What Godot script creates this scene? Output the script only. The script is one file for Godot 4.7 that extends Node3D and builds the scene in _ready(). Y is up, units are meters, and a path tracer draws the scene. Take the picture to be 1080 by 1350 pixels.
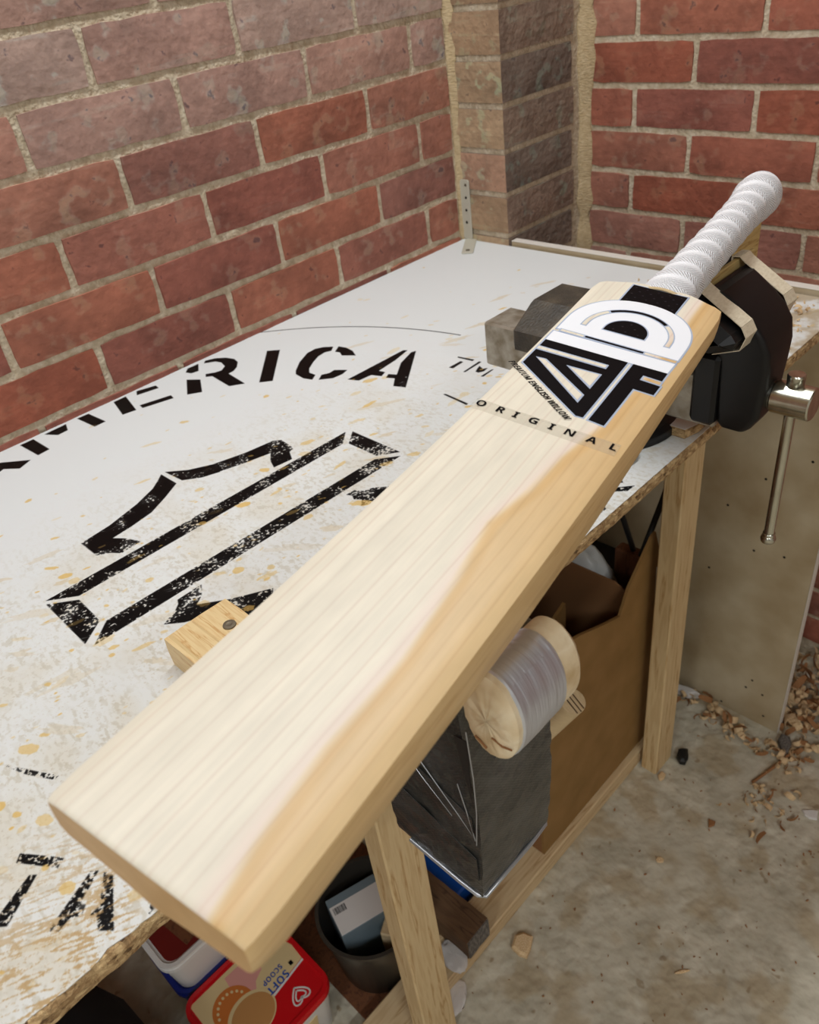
extends Node3D
# A cricket bat resting over a worn workbench in the corner of a brick garage.
# Metres, y up, floor at y = 0, wall_left in the plane z = 0, wall_right in the plane x = 0.

const T := 0.938            # height of the bench top
const COURSE := 0.075       # brick courses, 65 mm bricks with 10 mm joints
const PITCH := 0.2296

var taken := {}
var rng := RandomNumberGenerator.new()
var M := {}                 # materials
var noise_images := {}


class Builder:
	# collects triangles in closed shells; every shell is turned outwards when it is closed
	var p := PackedVector3Array()
	var u := PackedVector2Array()
	var g := PackedInt32Array()
	var from := 0

	func tri(a: Vector3, b: Vector3, c: Vector3, group := -1, ua := Vector2.ZERO, ub := Vector2.ZERO, uc := Vector2.ZERO) -> void:
		p.append(a); p.append(b); p.append(c)
		u.append(ua); u.append(ub); u.append(uc)
		g.append(group)

	func quad(a: Vector3, b: Vector3, c: Vector3, d: Vector3, group := -1, ua := Vector2.ZERO, ub := Vector2.ZERO, uc := Vector2.ZERO, ud := Vector2.ZERO) -> void:
		tri(a, b, c, group, ua, ub, uc)
		tri(a, c, d, group, ua, uc, ud)

	func flip_from(start: int) -> void:
		for k in range(start, p.size(), 3):
			var h := p[k + 1]; p[k + 1] = p[k + 2]; p[k + 2] = h
			var w := u[k + 1]; u[k + 1] = u[k + 2]; u[k + 2] = w

	func close() -> void:
		var mid := Vector3.ZERO
		for k in range(from, p.size()):
			mid += p[k]
		mid /= maxf(1.0, p.size() - from)
		var volume := 0.0
		for k in range(from, p.size(), 3):
			volume += (p[k] - mid).dot((p[k + 1] - mid).cross(p[k + 2] - mid))
		if volume > 0.0:
			flip_from(from)
		from = p.size()

	# an open sheet whose faces should look along «out»
	func close_sheet(out: Vector3) -> void:
		var sum := Vector3.ZERO
		for k in range(from, p.size(), 3):
			sum += (p[k + 2] - p[k]).cross(p[k + 1] - p[k])
		if sum.dot(out) < 0.0:
			flip_from(from)
		from = p.size()

	func moved(start: int, t: Transform3D) -> void:
		for k in range(start, p.size()):
			p[k] = t * p[k]

	func mesh() -> ArrayMesh:
		var st := SurfaceTool.new()
		st.begin(Mesh.PRIMITIVE_TRIANGLES)
		for k in p.size():
			if k % 3 == 0:
				st.set_smooth_group(g[k / 3])
			st.set_uv(u[k])
			st.add_vertex(p[k])
		st.generate_normals()
		return st.commit()


func inset(poly: PackedVector2Array, by: float) -> PackedVector2Array:
	var out := PackedVector2Array()
	var n := poly.size()
	for i in n:
		var a := (poly[i] - poly[(i + n - 1) % n]).normalized()
		var b := (poly[(i + 1) % n] - poly[i]).normalized()
		var na := Vector2(-a.y, a.x)
		var nb := Vector2(-b.y, b.x)
		out.append(poly[i] + (na + nb) / maxf(0.35, 1.0 + na.dot(nb)) * by)
	return out


func ccw(poly: PackedVector2Array) -> PackedVector2Array:
	var area := 0.0
	for i in poly.size():
		area += poly[i].cross(poly[(i + 1) % poly.size()])
	if area < 0.0:
		poly.reverse()
	return poly


# a polygon drawn in x and y, pushed from z0 to z1, with chamfered ends
func prism(b: Builder, shape: PackedVector2Array, z0: float, z1: float, t := Transform3D.IDENTITY, chamfer := 0.0, group := -1) -> void:
	var start := b.p.size()
	var poly := ccw(shape.duplicate())
	var n := poly.size()
	var small := inset(poly, chamfer) if chamfer > 0.0 else poly
	var rings := [[small, z0], [poly, z0 + chamfer], [poly, z1 - chamfer], [small, z1]] if chamfer > 0.0 else [[poly, z0], [poly, z1]]
	for r in rings.size() - 1:
		var lo: PackedVector2Array = rings[r][0]
		var hi: PackedVector2Array = rings[r + 1][0]
		for i in n:
			var j := (i + 1) % n
			b.quad(Vector3(lo[i].x, lo[i].y, rings[r][1]), Vector3(lo[j].x, lo[j].y, rings[r][1]), Vector3(hi[j].x, hi[j].y, rings[r + 1][1]), Vector3(hi[i].x, hi[i].y, rings[r + 1][1]), group)
	var idx := Geometry2D.triangulate_polygon(small)
	for k in range(0, idx.size(), 3):
		var q := [small[idx[k]], small[idx[k + 1]], small[idx[k + 2]]]
		if (q[1] - q[0]).cross(q[2] - q[0]) < 0.0:
			q = [q[0], q[2], q[1]]
		b.tri(Vector3(q[0].x, q[0].y, z1), Vector3(q[1].x, q[1].y, z1), Vector3(q[2].x, q[2].y, z1))
		b.tri(Vector3(q[0].x, q[0].y, z0), Vector3(q[2].x, q[2].y, z0), Vector3(q[1].x, q[1].y, z0))
	b.moved(start, t)
	b.close()


func rect(w: float, h: float, c := 0.0) -> PackedVector2Array:
	if c <= 0.0:
		return PackedVector2Array([Vector2(-w / 2, -h / 2), Vector2(w / 2, -h / 2), Vector2(w / 2, h / 2), Vector2(-w / 2, h / 2)])
	return PackedVector2Array([Vector2(-w / 2 + c, -h / 2), Vector2(w / 2 - c, -h / 2), Vector2(w / 2, -h / 2 + c), Vector2(w / 2, h / 2 - c),
		Vector2(w / 2 - c, h / 2), Vector2(-w / 2 + c, h / 2), Vector2(-w / 2, h / 2 - c), Vector2(-w / 2, -h / 2 + c)])


func rounded(w: float, h: float, r: float, n := 6) -> PackedVector2Array:
	var out := PackedVector2Array()
	for q in 4:
		var c := Vector2((w / 2 - r) * (1 if q == 0 or q == 3 else -1), (h / 2 - r) * (1 if q < 2 else -1))
		for k in n + 1:
			out.append(c + Vector2.from_angle(PI / 2 * (q + float(k) / n)) * r)
	return out


# a chamfered box between two corners
func box(b: Builder, lo: Vector3, hi: Vector3, c := 0.001, t := Transform3D.IDENTITY) -> void:
	var s := hi - lo
	prism(b, rect(s.x, s.y, c), -s.z / 2, s.z / 2, t * Transform3D(Basis.IDENTITY, (lo + hi) / 2), c)


func lathe(b: Builder, profile: Array, seg := 32, t := Transform3D.IDENTITY, group := 1, oval := Vector2.ONE) -> void:
	# profile: [radius, height] from the bottom to the top, turned round y
	var start := b.p.size()
	for k in profile.size() - 1:
		var p0: Array = profile[k]
		var p1: Array = profile[k + 1]
		for i in seg:
			var a := TAU * i / seg
			var c := TAU * (i + 1) / seg
			var da := Vector3(cos(a) * oval.x, 0, sin(a) * oval.y)
			var dc := Vector3(cos(c) * oval.x, 0, sin(c) * oval.y)
			var g := group + k if profile[k].size() < 3 else int(profile[k][2])
			if p0[0] > 1e-6:
				b.tri(da * p0[0] + Vector3.UP * p0[1], dc * p0[0] + Vector3.UP * p0[1], dc * p1[0] + Vector3.UP * p1[1], g)
			if p1[0] > 1e-6:
				b.tri(da * p0[0] + Vector3.UP * p0[1], dc * p1[0] + Vector3.UP * p1[1], da * p1[0] + Vector3.UP * p1[1], g)
	b.moved(start, t)
	b.close()


func tube(b: Builder, path: Array, radius: float, seg := 12, group := 1) -> void:
	var rings := []
	for k in path.size():
		var d: Vector3 = (path[mini(k + 1, path.size() - 1)] - path[maxi(k - 1, 0)]).normalized()
		var side := d.cross(Vector3.UP if absf(d.y) < 0.9 else Vector3.RIGHT).normalized()
		var up := side.cross(d)
		var ring := []
		for i in seg:
			ring.append(path[k] + (side * cos(TAU * i / seg) + up * sin(TAU * i / seg)) * radius)
		rings.append(ring)
	for k in rings.size() - 1:
		for i in seg:
			var j := (i + 1) % seg
			b.quad(rings[k][i], rings[k][j], rings[k + 1][j], rings[k + 1][i], group)
	for i in range(1, seg - 1):
		b.tri(rings[0][0], rings[0][i + 1], rings[0][i])
		var e: Array = rings[-1]
		b.tri(e[0], e[i], e[i + 1])
	b.close()


# transform that lays z along a direction from a point
func along(at: Vector3, dir: Vector3, up := Vector3.UP) -> Transform3D:
	var z := dir.normalized()
	var x := up.cross(z).normalized()
	return Transform3D(Basis(x, z.cross(x), z), at)


# ---------------------------------------------------------------- names and nodes

func numbered(called: String) -> String:
	var n: int = taken.get(called, 0)
	taken[called] = n + 1
	return called if n == 0 else "%s_%03d" % [called, n]


func tag(o: Node3D, label := "", category := "", group := "", kind := "") -> Node3D:
	if label: o.set_meta("label", label)
	if category: o.set_meta("category", category)
	if group: o.set_meta("group", group)
	if kind: o.set_meta("kind", kind)
	return o


func thing(called: String, label: String, category: String, at := Vector3.ZERO, turn := 0.0, group := "") -> Node3D:
	var o := Node3D.new()
	o.name = numbered(called)
	add_child(o)
	o.position = at
	o.rotation.y = turn
	return tag(o, label, category, group)


func put(called: String, mesh: Mesh, m: Material, parent: Node3D = null) -> MeshInstance3D:
	var o := MeshInstance3D.new()
	o.mesh = mesh
	o.material_override = m
	o.cast_shadow = GeometryInstance3D.SHADOW_CASTING_SETTING_ON
	if parent == null:
		o.name = numbered(called)
		add_child(o)
	else:
		var n := 0
		for c in parent.get_children():
			if c.name == called or c.name.begins_with(called + "_0"):
				n += 1
		o.name = called if n == 0 else "%s_%03d" % [called, n]
		parent.add_child(o, true)
	return o


func part(called: String, b: Builder, m: Material, parent: Node3D = null) -> MeshInstance3D:
	return put(called, b.mesh(), m, parent)


func words(called: String, text: String, cap: float, m: Material, parent: Node3D, t: Transform3D, bold := true) -> MeshInstance3D:
	var f := SystemFont.new()
	f.font_names = PackedStringArray(["Droid Sans"])
	f.font_weight = 700 if bold else 400
	var mesh := TextMesh.new()
	mesh.text = text
	mesh.font = f
	mesh.font_size = 64
	mesh.pixel_size = cap / (0.714 * 64.0)
	mesh.depth = 0.00012
	mesh.curve_step = 1.0
	mesh.horizontal_alignment = HORIZONTAL_ALIGNMENT_CENTER
	mesh.vertical_alignment = VERTICAL_ALIGNMENT_CENTER
	var o := put(called, mesh, m, parent)
	o.transform = t
	return o


# ---------------------------------------------------------------- textures and materials

func grey(seed_: int, freq: float, size := 512, octaves := 4, kind := FastNoiseLite.TYPE_SIMPLEX_SMOOTH, fractal := FastNoiseLite.FRACTAL_FBM) -> Image:
	var key := "%d %f %d %d %d %d" % [seed_, freq, size, octaves, kind, fractal]
	if not noise_images.has(key):
		var n := FastNoiseLite.new()
		n.seed = seed_
		n.frequency = freq
		n.noise_type = kind
		n.fractal_type = fractal
		n.fractal_octaves = octaves
		n.cellular_return_type = FastNoiseLite.RETURN_CELL_VALUE if kind == FastNoiseLite.TYPE_CELLULAR else FastNoiseLite.RETURN_DISTANCE
		noise_images[key] = n.get_seamless_image(size, size)
	return noise_images[key]


func ramp(img: Image, stops: Array) -> ImageTexture:
	# stops: [place 0..1, colour], ...
	var grad := Gradient.new()
	grad.offsets = PackedFloat32Array(stops.map(func(s): return s[0]))
	grad.colors = PackedColorArray(stops.map(func(s): return s[1]))
	var table := PackedByteArray()
	for k in 256:
		var c := grad.sample(k / 255.0)
		table.append(int(c.r * 255)); table.append(int(c.g * 255)); table.append(int(c.b * 255))
	var src := img.get_data()
	var out := PackedByteArray()
	out.resize(src.size() * 3)
	for i in src.size():
		var k := src[i] * 3
		out[i * 3] = table[k]; out[i * 3 + 1] = table[k + 1]; out[i * 3 + 2] = table[k + 2]
	return ImageTexture.create_from_image(Image.create_from_data(img.get_width(), img.get_height(), false, Image.FORMAT_RGB8, out))


func bumps(img: Image, strength: float) -> ImageTexture:
	var n: Image = img.duplicate()
	n.bump_map_to_normal_map(strength)
	return ImageTexture.create_from_image(n)


func mat(c: Color, rough := 0.6, metal := 0.0) -> StandardMaterial3D:
	var m := StandardMaterial3D.new()
	m.albedo_color = c
	m.roughness = rough
	m.metallic = metal
	return m


func rgb(r: int, g: int, b: int) -> Color:
	return Color8(r, g, b)


func textured(tex: Texture2D, scale: Vector3, rough := 0.6, world := false, tint := Color.WHITE) -> StandardMaterial3D:
	var m := mat(tint, rough)
	m.albedo_texture = tex
	m.uv1_triplanar = true
	m.uv1_world_triplanar = world
	m.uv1_scale = scale
	return m


func relief(m: StandardMaterial3D, tex: Texture2D, strength := 1.0) -> StandardMaterial3D:
	m.normal_enabled = true
	m.normal_texture = tex
	m.normal_scale = strength
	return m


func timber(light: Color, dark: Color, scale: Vector3, rough := 0.6, seed_ := 3) -> StandardMaterial3D:
	var mid := light.lerp(dark, 0.35)
	var tex := ramp(grey(seed_, 0.011, 512, 4), [[0.0, light], [0.3, mid], [0.42, light.lerp(dark, 0.1)], [0.55, light], [0.68, mid], [0.74, dark], [0.8, light.lerp(dark, 0.2)], [1.0, light]])
	return textured(tex, scale, rough)

# black print of the table top, as strokes in millimetres (x, z)
const PRINT := [
	[-1240, 24, -1203, 64, -1222, 73, -1236, 54, -1256, 63],
	[-1194, 10, -1175, 10, -1174, 59, -1191, 61],
	[-1159, 11, -1126, 10, -1133, 30, -1148, 31],
	[-1108, 9, -1091, 10, -1088, 56, -1105, 56],
	[-1050, 10, -1030, 10, -1044, 65, -1063, 60],
	[-1011, 9, -984, 19, -986, 31, -1018, 22],
	[-1033, 56, -989, 70, -992, 82, -1035, 68],
	[-932, 22, -922, 12, -903, 13, -918, 36, -929, 33],
	[-946, 46, -934, 65, -957, 104, -974, 91],
	[-897, 20, -890, 13, -876, 20, -865, 35, -861, 51, -865, 66, -877, 80, -888, 87, -898, 88, -905, 139, -923, 125, -917, 72, -924, 65, -918, 56, -907, 65, -897, 68, -885, 60, -880, 43, -883, 31],
	[-814, 75, -801, 91, -877, 170, -891, 156],
	[-749, 160, -761, 169, -770, 164, -785, 166, -803, 175, -821, 187, -830, 198, -830, 212, -843, 220, -847, 205, -844, 184, -836, 174, -814, 156, -786, 141, -769, 140, -758, 147],
	[-744, 167, -741, 181, -744, 199, -753, 216, -764, 197, -758, 186, -760, 177],
	[-825, 220, -815, 226, -804, 225, -794, 242, -807, 246, -823, 244, -838, 229],
	[-815, 266, -703, 268, -700, 274, -734, 282, -772, 286, -770, 297, -782, 302, -787, 286, -809, 283],
	[-695, 287, -789, 357, -795, 339, -777, 324, -782, 311, -772, 306, -767, 318, -736, 296, -702, 284],
	[-681, 357, -678, 356, -674, 383, -679, 384],
	[-688, 369, -688, 374, -711, 375, -712, 368],
	[-675, 393, -675, 397, -711, 398, -712, 395],
	[-686, 403, -691, 413, -685, 417, -696, 419, -703, 415, -703, 410, -695, 406],
	[-686, 425, -684, 427, -709, 429, -710, 425],
	[-777, 416, -774, 417, -779, 461, -783, 462],
	[-1322, 365, -919, 376, -941, 395, -1296, 387],
	[-913, 383, -915, 470, -937, 452, -936, 401],
	[-1324, 371, -1299, 393, -1301, 440, -1326, 459],
	[-1321, 468, -1297, 446, -944, 456, -921, 477],
	[-1118, 254, -1118, 289, -1143, 304, -1170, 318, -1199, 323, -1224, 325, -1216, 337, -1210, 351, -1208, 358, -1232, 359, -1239, 348, -1251, 339, -1251, 303, -1213, 299, -1171, 287, -1142, 274, -1128, 263],
	[-1112, 253, -1092, 275, -1058, 296, -1071, 314, -1092, 305, -1110, 289],
	[-1066, 291, -1026, 304, -987, 311, -979, 319, -983, 349, -992, 352, -1001, 368, -1026, 364, -1019, 348, -1007, 333, -1040, 324, -1079, 310],
	[-1208, 478, -1212, 485, -1218, 493, -1228, 500, -1203, 521, -1167, 543, -1176, 554, -1205, 557, -1225, 526, -1250, 512, -1264, 498, -1245, 489, -1239, 484, -1236, 478, -1223, 478],
	[-1015, 483, -1003, 484, -999, 493, -987, 499, -982, 505, -975, 512, -1006, 522, -1020, 513, -1011, 505, -1016, 497, -1012, 490],
	[-1437, 535, -1412, 582, -1416, 583, -1430, 557],
	[-1462, 624, -1442, 653, -1448, 658, -1467, 629],
	[-1465, 646, -1461, 650, -1491, 670, -1497, 664, -1494, 659],
	[-1434, 678, -1430, 682, -1450, 694, -1448, 698, -1454, 703, -1459, 698, -1469, 701, -1474, 695],
	[-1428, 686, -1425, 693, -1444, 729, -1451, 721, -1447, 712, -1450, 707, -1442, 706],
	[-1418, 732, -1418, 737, -1424, 738],
	[-848, 718, -840, 717, -824, 733, -837, 732],
	[-830, 715, -819, 712, -826, 720],
	[-883, 728, -874, 726, -873, 732, -881, 731, -885, 731],
]


func make_materials() -> void:
	var fine := grey(11, 0.035, 512, 5)
	var coarse := grey(12, 0.009, 512, 5)
	var grain_n := bumps(grey(13, 0.09, 512, 4), 6.0)
	# bricks: one mottled texture, several clay tones
	M.brick_tex = brick_texture()
	var brick_n := bumps(brick_height(), 7.0)
	M.brick_levels = []
	for level in 5:
		var row := []
		for c in [rgb(172, 106, 84), rgb(168, 98, 74), rgb(158, 98, 82), rgb(170, 112, 94), rgb(148, 92, 78), rgb(176, 112, 88)]:
			var shade: Color = c.lerp(rgb(194, 174, 160), level * 0.22)
			row.append(relief(textured(M.brick_tex, Vector3.ONE * 2.3, 0.86 + 0.02 * level, true, shade), brick_n, 0.35))
		M.brick_levels.append(row)
	M.brick_coated = []
	for c in [rgb(190, 166, 132), rgb(178, 152, 120), rgb(196, 160, 132)]:
		M.brick_coated.append(relief(textured(M.brick_tex, Vector3.ONE * 3.1, 0.98, true, c), brick_n, 0.5))
	M.brick_grey = []
	for c in [rgb(150, 132, 114), rgb(136, 122, 108), rgb(156, 136, 118)]:
		M.brick_grey.append(relief(textured(M.brick_tex, Vector3.ONE * 2.3, 0.95, true, c), brick_n, 0.5))
	var mortar_tex := ramp(grey(21, 0.03, 512, 5), [[0.0, rgb(172, 156, 130)], [0.4, rgb(194, 178, 152)], [0.7, rgb(206, 192, 168)], [1.0, rgb(216, 204, 182)]])
	M.mortar = relief(textured(mortar_tex, Vector3.ONE * 3.0, 0.95, true), bumps(grey(22, 0.08, 512, 4), 9.0), 0.3)
	M.sawdust = relief(textured(ramp(fine, [[0.0, rgb(172, 148, 112)], [0.5, rgb(194, 170, 132)], [1.0, rgb(208, 188, 154)]]), Vector3.ONE * 5.0, 1.0, true), grain_n, 0.8)
	M.plaster = mat(rgb(214, 210, 202), 0.9)
	M.ceiling = mat(rgb(225, 224, 220), 0.9)
	M.concrete = textured(concrete_texture(), Vector3.ONE * 0.72, 0.8, true)
	relief(M.concrete, grain_n, 0.25)
	# timber
	M.pine_y = timber(rgb(222, 196, 150), rgb(186, 148, 98), Vector3(9, 0.7, 9), 0.62, 31)
	M.pine_x = timber(rgb(218, 192, 150), rgb(186, 150, 106), Vector3(0.7, 9, 9), 0.62, 32)
	M.pine_z = timber(rgb(236, 210, 158), rgb(206, 160, 100), Vector3(22, 22, 2.0), 0.45, 33)
	M.dark_timber = timber(rgb(112, 84, 58), rgb(72, 52, 36), Vector3(10, 10, 1.2), 0.7, 34)
	M.brown_timber = timber(rgb(120, 74, 44), rgb(84, 48, 28), Vector3(10, 1.0, 10), 0.7, 35)
	M.grey_end = textured(ramp(fine, [[0.0, rgb(70, 66, 62)], [0.5, rgb(108, 102, 96)], [1.0, rgb(150, 142, 132)]]), Vector3(14, 3, 14), 0.9)
	M.log_end = textured(ramp(coarse, [[0.0, rgb(196, 166, 120)], [0.45, rgb(228, 206, 168)], [0.7, rgb(240, 224, 192)], [1.0, rgb(210, 182, 140)]]), Vector3.ONE * 6.0, 0.75)
	M.ply = timber(rgb(206, 178, 118), rgb(164, 126, 70), Vector3(1.5, 16, 16), 0.5, 36)
	M.willow_side = timber(rgb(236, 202, 146), rgb(216, 176, 118), Vector3(14, 14, 0.9), 0.4, 37)
	M.willow_toe = textured(ramp(coarse, [[0.0, rgb(206, 166, 114)], [1.0, rgb(222, 184, 132)]]), Vector3.ONE * 8.0, 0.5)
	M.chip_edge = relief(textured(chipboard_texture(), Vector3(6.0, 13.0, 6.0), 0.9), bumps(grey(41, 0.06, 512, 3, FastNoiseLite.TYPE_CELLULAR), 10.0), 1.0)
	M.shaving = textured(ramp(fine, [[0.0, rgb(196, 156, 108)], [0.6, rgb(226, 196, 152)], [1.0, rgb(240, 220, 186)]]), Vector3.ONE * 20.0, 0.8)
	M.shaving_dark = mat(rgb(150, 104, 64), 0.85)
	M.cardboard = textured(ramp(grey(43, 0.012, 512, 3), [[0.0, rgb(138, 104, 54)], [1.0, rgb(156, 118, 68)]]), Vector3(2, 2, 2), 0.75)
	M.cardboard_in = mat(rgb(142, 100, 62), 0.85)
	M.white_panel = textured(ramp(coarse, [[0.0, rgb(172, 150, 116)], [0.5, rgb(192, 174, 142)], [1.0, rgb(212, 198, 170)]]), Vector3(1.2, 1.2, 1.2), 0.45)
	M.panel_edge = mat(rgb(226, 220, 210), 0.5)
	M.hole = mat(rgb(30, 22, 16), 0.9)
	# metal and paint
	M.black_paint = relief(mat(rgb(20, 19, 20), 0.4), grain_n, 0.35)
	M.black_paint.metallic_specular = 0.4
	M.dusty_paint = relief(textured(ramp(coarse, [[0.0, rgb(40, 35, 28)], [0.5, rgb(62, 55, 44)], [1.0, rgb(92, 80, 62)]]), Vector3.ONE * 5.0, 0.55), grain_n, 0.3)
	M.bare_steel = textured(ramp(coarse, [[0.0, rgb(120, 108, 88)], [0.5, rgb(158, 150, 136)], [1.0, rgb(186, 180, 168)]]), Vector3.ONE * 7.0, 0.42)
	M.bare_steel.metallic = 0.55
	M.chrome = textured(ramp(coarse, [[0.0, rgb(168, 164, 146)], [1.0, rgb(210, 210, 200)]]), Vector3(12, 3, 12), 0.24)
	M.chrome.metallic = 1.0
	M.zinc = mat(rgb(196, 192, 176), 0.5, 0.1)
	M.screw = mat(rgb(120, 112, 96), 0.5, 0.8)
	M.masking_tape = textured(ramp(grey(44, 0.05, 256, 3), [[0.0, rgb(206, 190, 160)], [0.5, rgb(222, 208, 182)], [1.0, rgb(234, 222, 198)]]), Vector3(10, 30, 30), 0.4)
	M.masking_tape.clearcoat_enabled = true
	M.masking_tape.clearcoat = 0.4
	var weave := bumps(tape_height(), 5.0)
	M.duct = relief(textured(ramp(coarse, [[0.0, rgb(64, 63, 60)], [0.5, rgb(82, 81, 78)], [1.0, rgb(98, 97, 96)]]), Vector3.ONE * 4.0, 0.3), weave, 0.8)
	M.duct.metallic = 0.55
	M.duct_bright = relief(mat(rgb(214, 218, 228), 0.36, 0.75), bumps(sleeve_height(), 4.0), 0.8)
	M.duct_bright.uv1_triplanar = true
	M.duct_bright.uv1_scale = Vector3(9, 9, 9)
	M.duct_seam = mat(rgb(176, 178, 182), 0.28, 0.6)
	# grip, stickers
	M.rubber = relief(mat(rgb(246, 246, 249), 0.5), bumps(herringbone(), 6.0), 0.9)
	M.rubber.rim_enabled = true
	M.rubber.rim = 0.2
	M.ink = mat(rgb(12, 9, 12), 0.45)
	M.ink.metallic_specular = 0.15
	M.ink_dot = mat(rgb(38, 34, 40), 0.4)
	M.ink_dot.metallic_specular = 0.2
	M.white_vinyl = mat(rgb(243, 245, 250), 0.35)
	M.blue_line = mat(rgb(172, 184, 206), 0.35)
	M.clear_film = mat(Color(0.78, 0.75, 0.68, 0.22), 0.3)
	M.clear_film.transparency = BaseMaterial3D.TRANSPARENCY_ALPHA
	M.twine = mat(rgb(206, 182, 140), 0.9)
	# things under the bench
	M.red_plastic = mat(rgb(206, 18, 28), 0.3)
	M.red_print = mat(rgb(188, 16, 26), 0.4)
	M.white_plastic = mat(rgb(232, 230, 226), 0.35)
	M.cream_print = mat(rgb(226, 202, 150), 0.5)
	M.blue_print = mat(rgb(44, 84, 168), 0.5)
	M.orange_print = mat(rgb(206, 118, 50), 0.5)
	M.tan_print = mat(rgb(196, 142, 84), 0.5)
	M.pink_print = mat(rgb(226, 160, 150), 0.5)
	M.blue_plastic = mat(rgb(16, 84, 176), 0.35)
	M.navy_plastic = mat(rgb(22, 40, 130), 0.35)
	M.maroon = mat(rgb(112, 26, 22), 0.5)
	M.dark_plastic = mat(rgb(62, 58, 52), 0.3)
	M.paper = mat(rgb(226, 222, 218), 0.8)
	M.slate_card = mat(rgb(116, 132, 140), 0.7)
	M.black_cloth = relief(mat(rgb(20, 20, 21), 0.85), grain_n, 0.5)
	M.rubber_black = mat(rgb(18, 18, 18), 0.6)
	M.pale_wood = timber(rgb(226, 202, 160), rgb(198, 168, 122), Vector3(12, 12, 2), 0.6, 38)
	M.film_bag = mat(Color(0.86, 0.86, 0.84), 0.35)
	M.tube_glow = mat(Color.WHITE, 0.4)
	M.tube_glow.emission_enabled = true
	M.tube_glow.emission = Color(1.0, 0.99, 0.97)
	M.tube_glow.emission_energy_multiplier = 3.0


func brick_texture() -> ImageTexture:
	var a := grey(51, 0.006, 512, 4).get_data()
	var b := grey(52, 0.03, 512, 5).get_data()
	var c := grey(53, 0.012, 512, 3).get_data()
	var out := PackedByteArray()
	out.resize(512 * 512 * 3)
	for i in 512 * 512:
		# faint combed drag lines
		var drag := b[(i / 512) * 512 + ((i % 512) / 12)] / 255.0 - 0.5
		var v := 0.87 + 0.13 * drag * smoothstep(0.35, 0.6, c[i] / 255.0) + 0.22 * (a[i] / 255.0 - 0.5) + 0.14 * (b[i] / 255.0 - 0.5)
		var smear := maxf(smoothstep(0.62, 0.82, c[i] / 255.0 + 0.45 * (b[i] / 255.0 - 0.5)), 0.55 * smoothstep(0.16, 0.30, drag) * smoothstep(0.4, 0.6, a[i] / 255.0))
		var pit := smoothstep(0.80, 0.9, b[i] / 255.0)
		var r := lerpf(v + 0.03, 0.98, smear * 0.35) * (1.0 - 0.3 * pit)
		var g := lerpf(v, 1.25, smear * 0.45) * (1.0 - 0.3 * pit)
		var bl := lerpf(v, 1.3, smear * 0.5) * (1.0 - 0.25 * pit)
		out[i * 3] = int(clampf(r, 0, 1) * 255); out[i * 3 + 1] = int(clampf(g, 0, 1) * 255); out[i * 3 + 2] = int(clampf(bl, 0, 1) * 255)
	return ImageTexture.create_from_image(Image.create_from_data(512, 512, false, Image.FORMAT_RGB8, out))


func brick_height() -> Image:
	# drag marks of the wire and a gritty skin
	var a := grey(54, 0.05, 512, 4).get_data()
	var b := grey(55, 0.02, 512, 3).get_data()
	var out := PackedByteArray()
	out.resize(512 * 512)
	for y in 512:
		for x in 512:
			var i := y * 512 + x
			var drag := a[y * 512 + (x / 10) % 512] / 255.0
			out[i] = int(clampf(0.5 * (a[i] / 255.0) + 0.2 * drag + 0.4 * (b[i] / 255.0), 0, 1) * 255)
	return Image.create_from_data(512, 512, false, Image.FORMAT_L8, out)


func concrete_texture() -> ImageTexture:
	var a := grey(61, 0.004, 1024, 5).get_data()
	var b := grey(62, 0.02, 1024, 5).get_data()
	var c := grey(63, 0.011, 1024, 4).get_data()
	var d := grey(64, 0.03, 1024, 3).get_data()
	var out := PackedByteArray()
	out.resize(1024 * 1024 * 3)
	for i in 1024 * 1024:
		var v := 0.75 + 0.12 * (a[i] / 255.0 - 0.5) + 0.16 * (b[i] / 255.0 - 0.5)
		var stain := smoothstep(0.5, 0.75, c[i] / 255.0) * 0.55
		var spot := smoothstep(0.80, 0.88, d[i] / 255.0) * 0.45
		out[i * 3] = int(clampf(lerpf(lerpf(v + 0.02, 0.68, stain), 0.50, spot), 0, 1) * 255)
		out[i * 3 + 1] = int(clampf(lerpf(lerpf(v - 0.01, 0.60, stain), 0.40, spot), 0, 1) * 255)
		out[i * 3 + 2] = int(clampf(lerpf(lerpf(v - 0.09, 0.47, stain), 0.28, spot), 0, 1) * 255)
	return ImageTexture.create_from_image(Image.create_from_data(1024, 1024, false, Image.FORMAT_RGB8, out))


func chipboard_texture() -> ImageTexture:
	var a := grey(65, 0.05, 512, 2, FastNoiseLite.TYPE_CELLULAR).get_data()
	var b := grey(66, 0.02, 512, 4).get_data()
	var out := PackedByteArray()
	out.resize(512 * 512 * 3)
	for i in 512 * 512:
		var k := clampf(0.15 + 0.9 * (a[i] / 255.0) + 0.5 * (b[i] / 255.0 - 0.5), 0, 1)
		var dark := rgb(112, 78, 44)
		var c := dark.lerp(rgb(226, 196, 146), k)
		if a[i] < 40:
			c = c.lerp(rgb(60, 40, 22), 0.6)
		out[i * 3] = int(c.r * 255); out[i * 3 + 1] = int(c.g * 255); out[i * 3 + 2] = int(c.b * 255)
	return ImageTexture.create_from_image(Image.create_from_data(512, 512, false, Image.FORMAT_RGB8, out))


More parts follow.
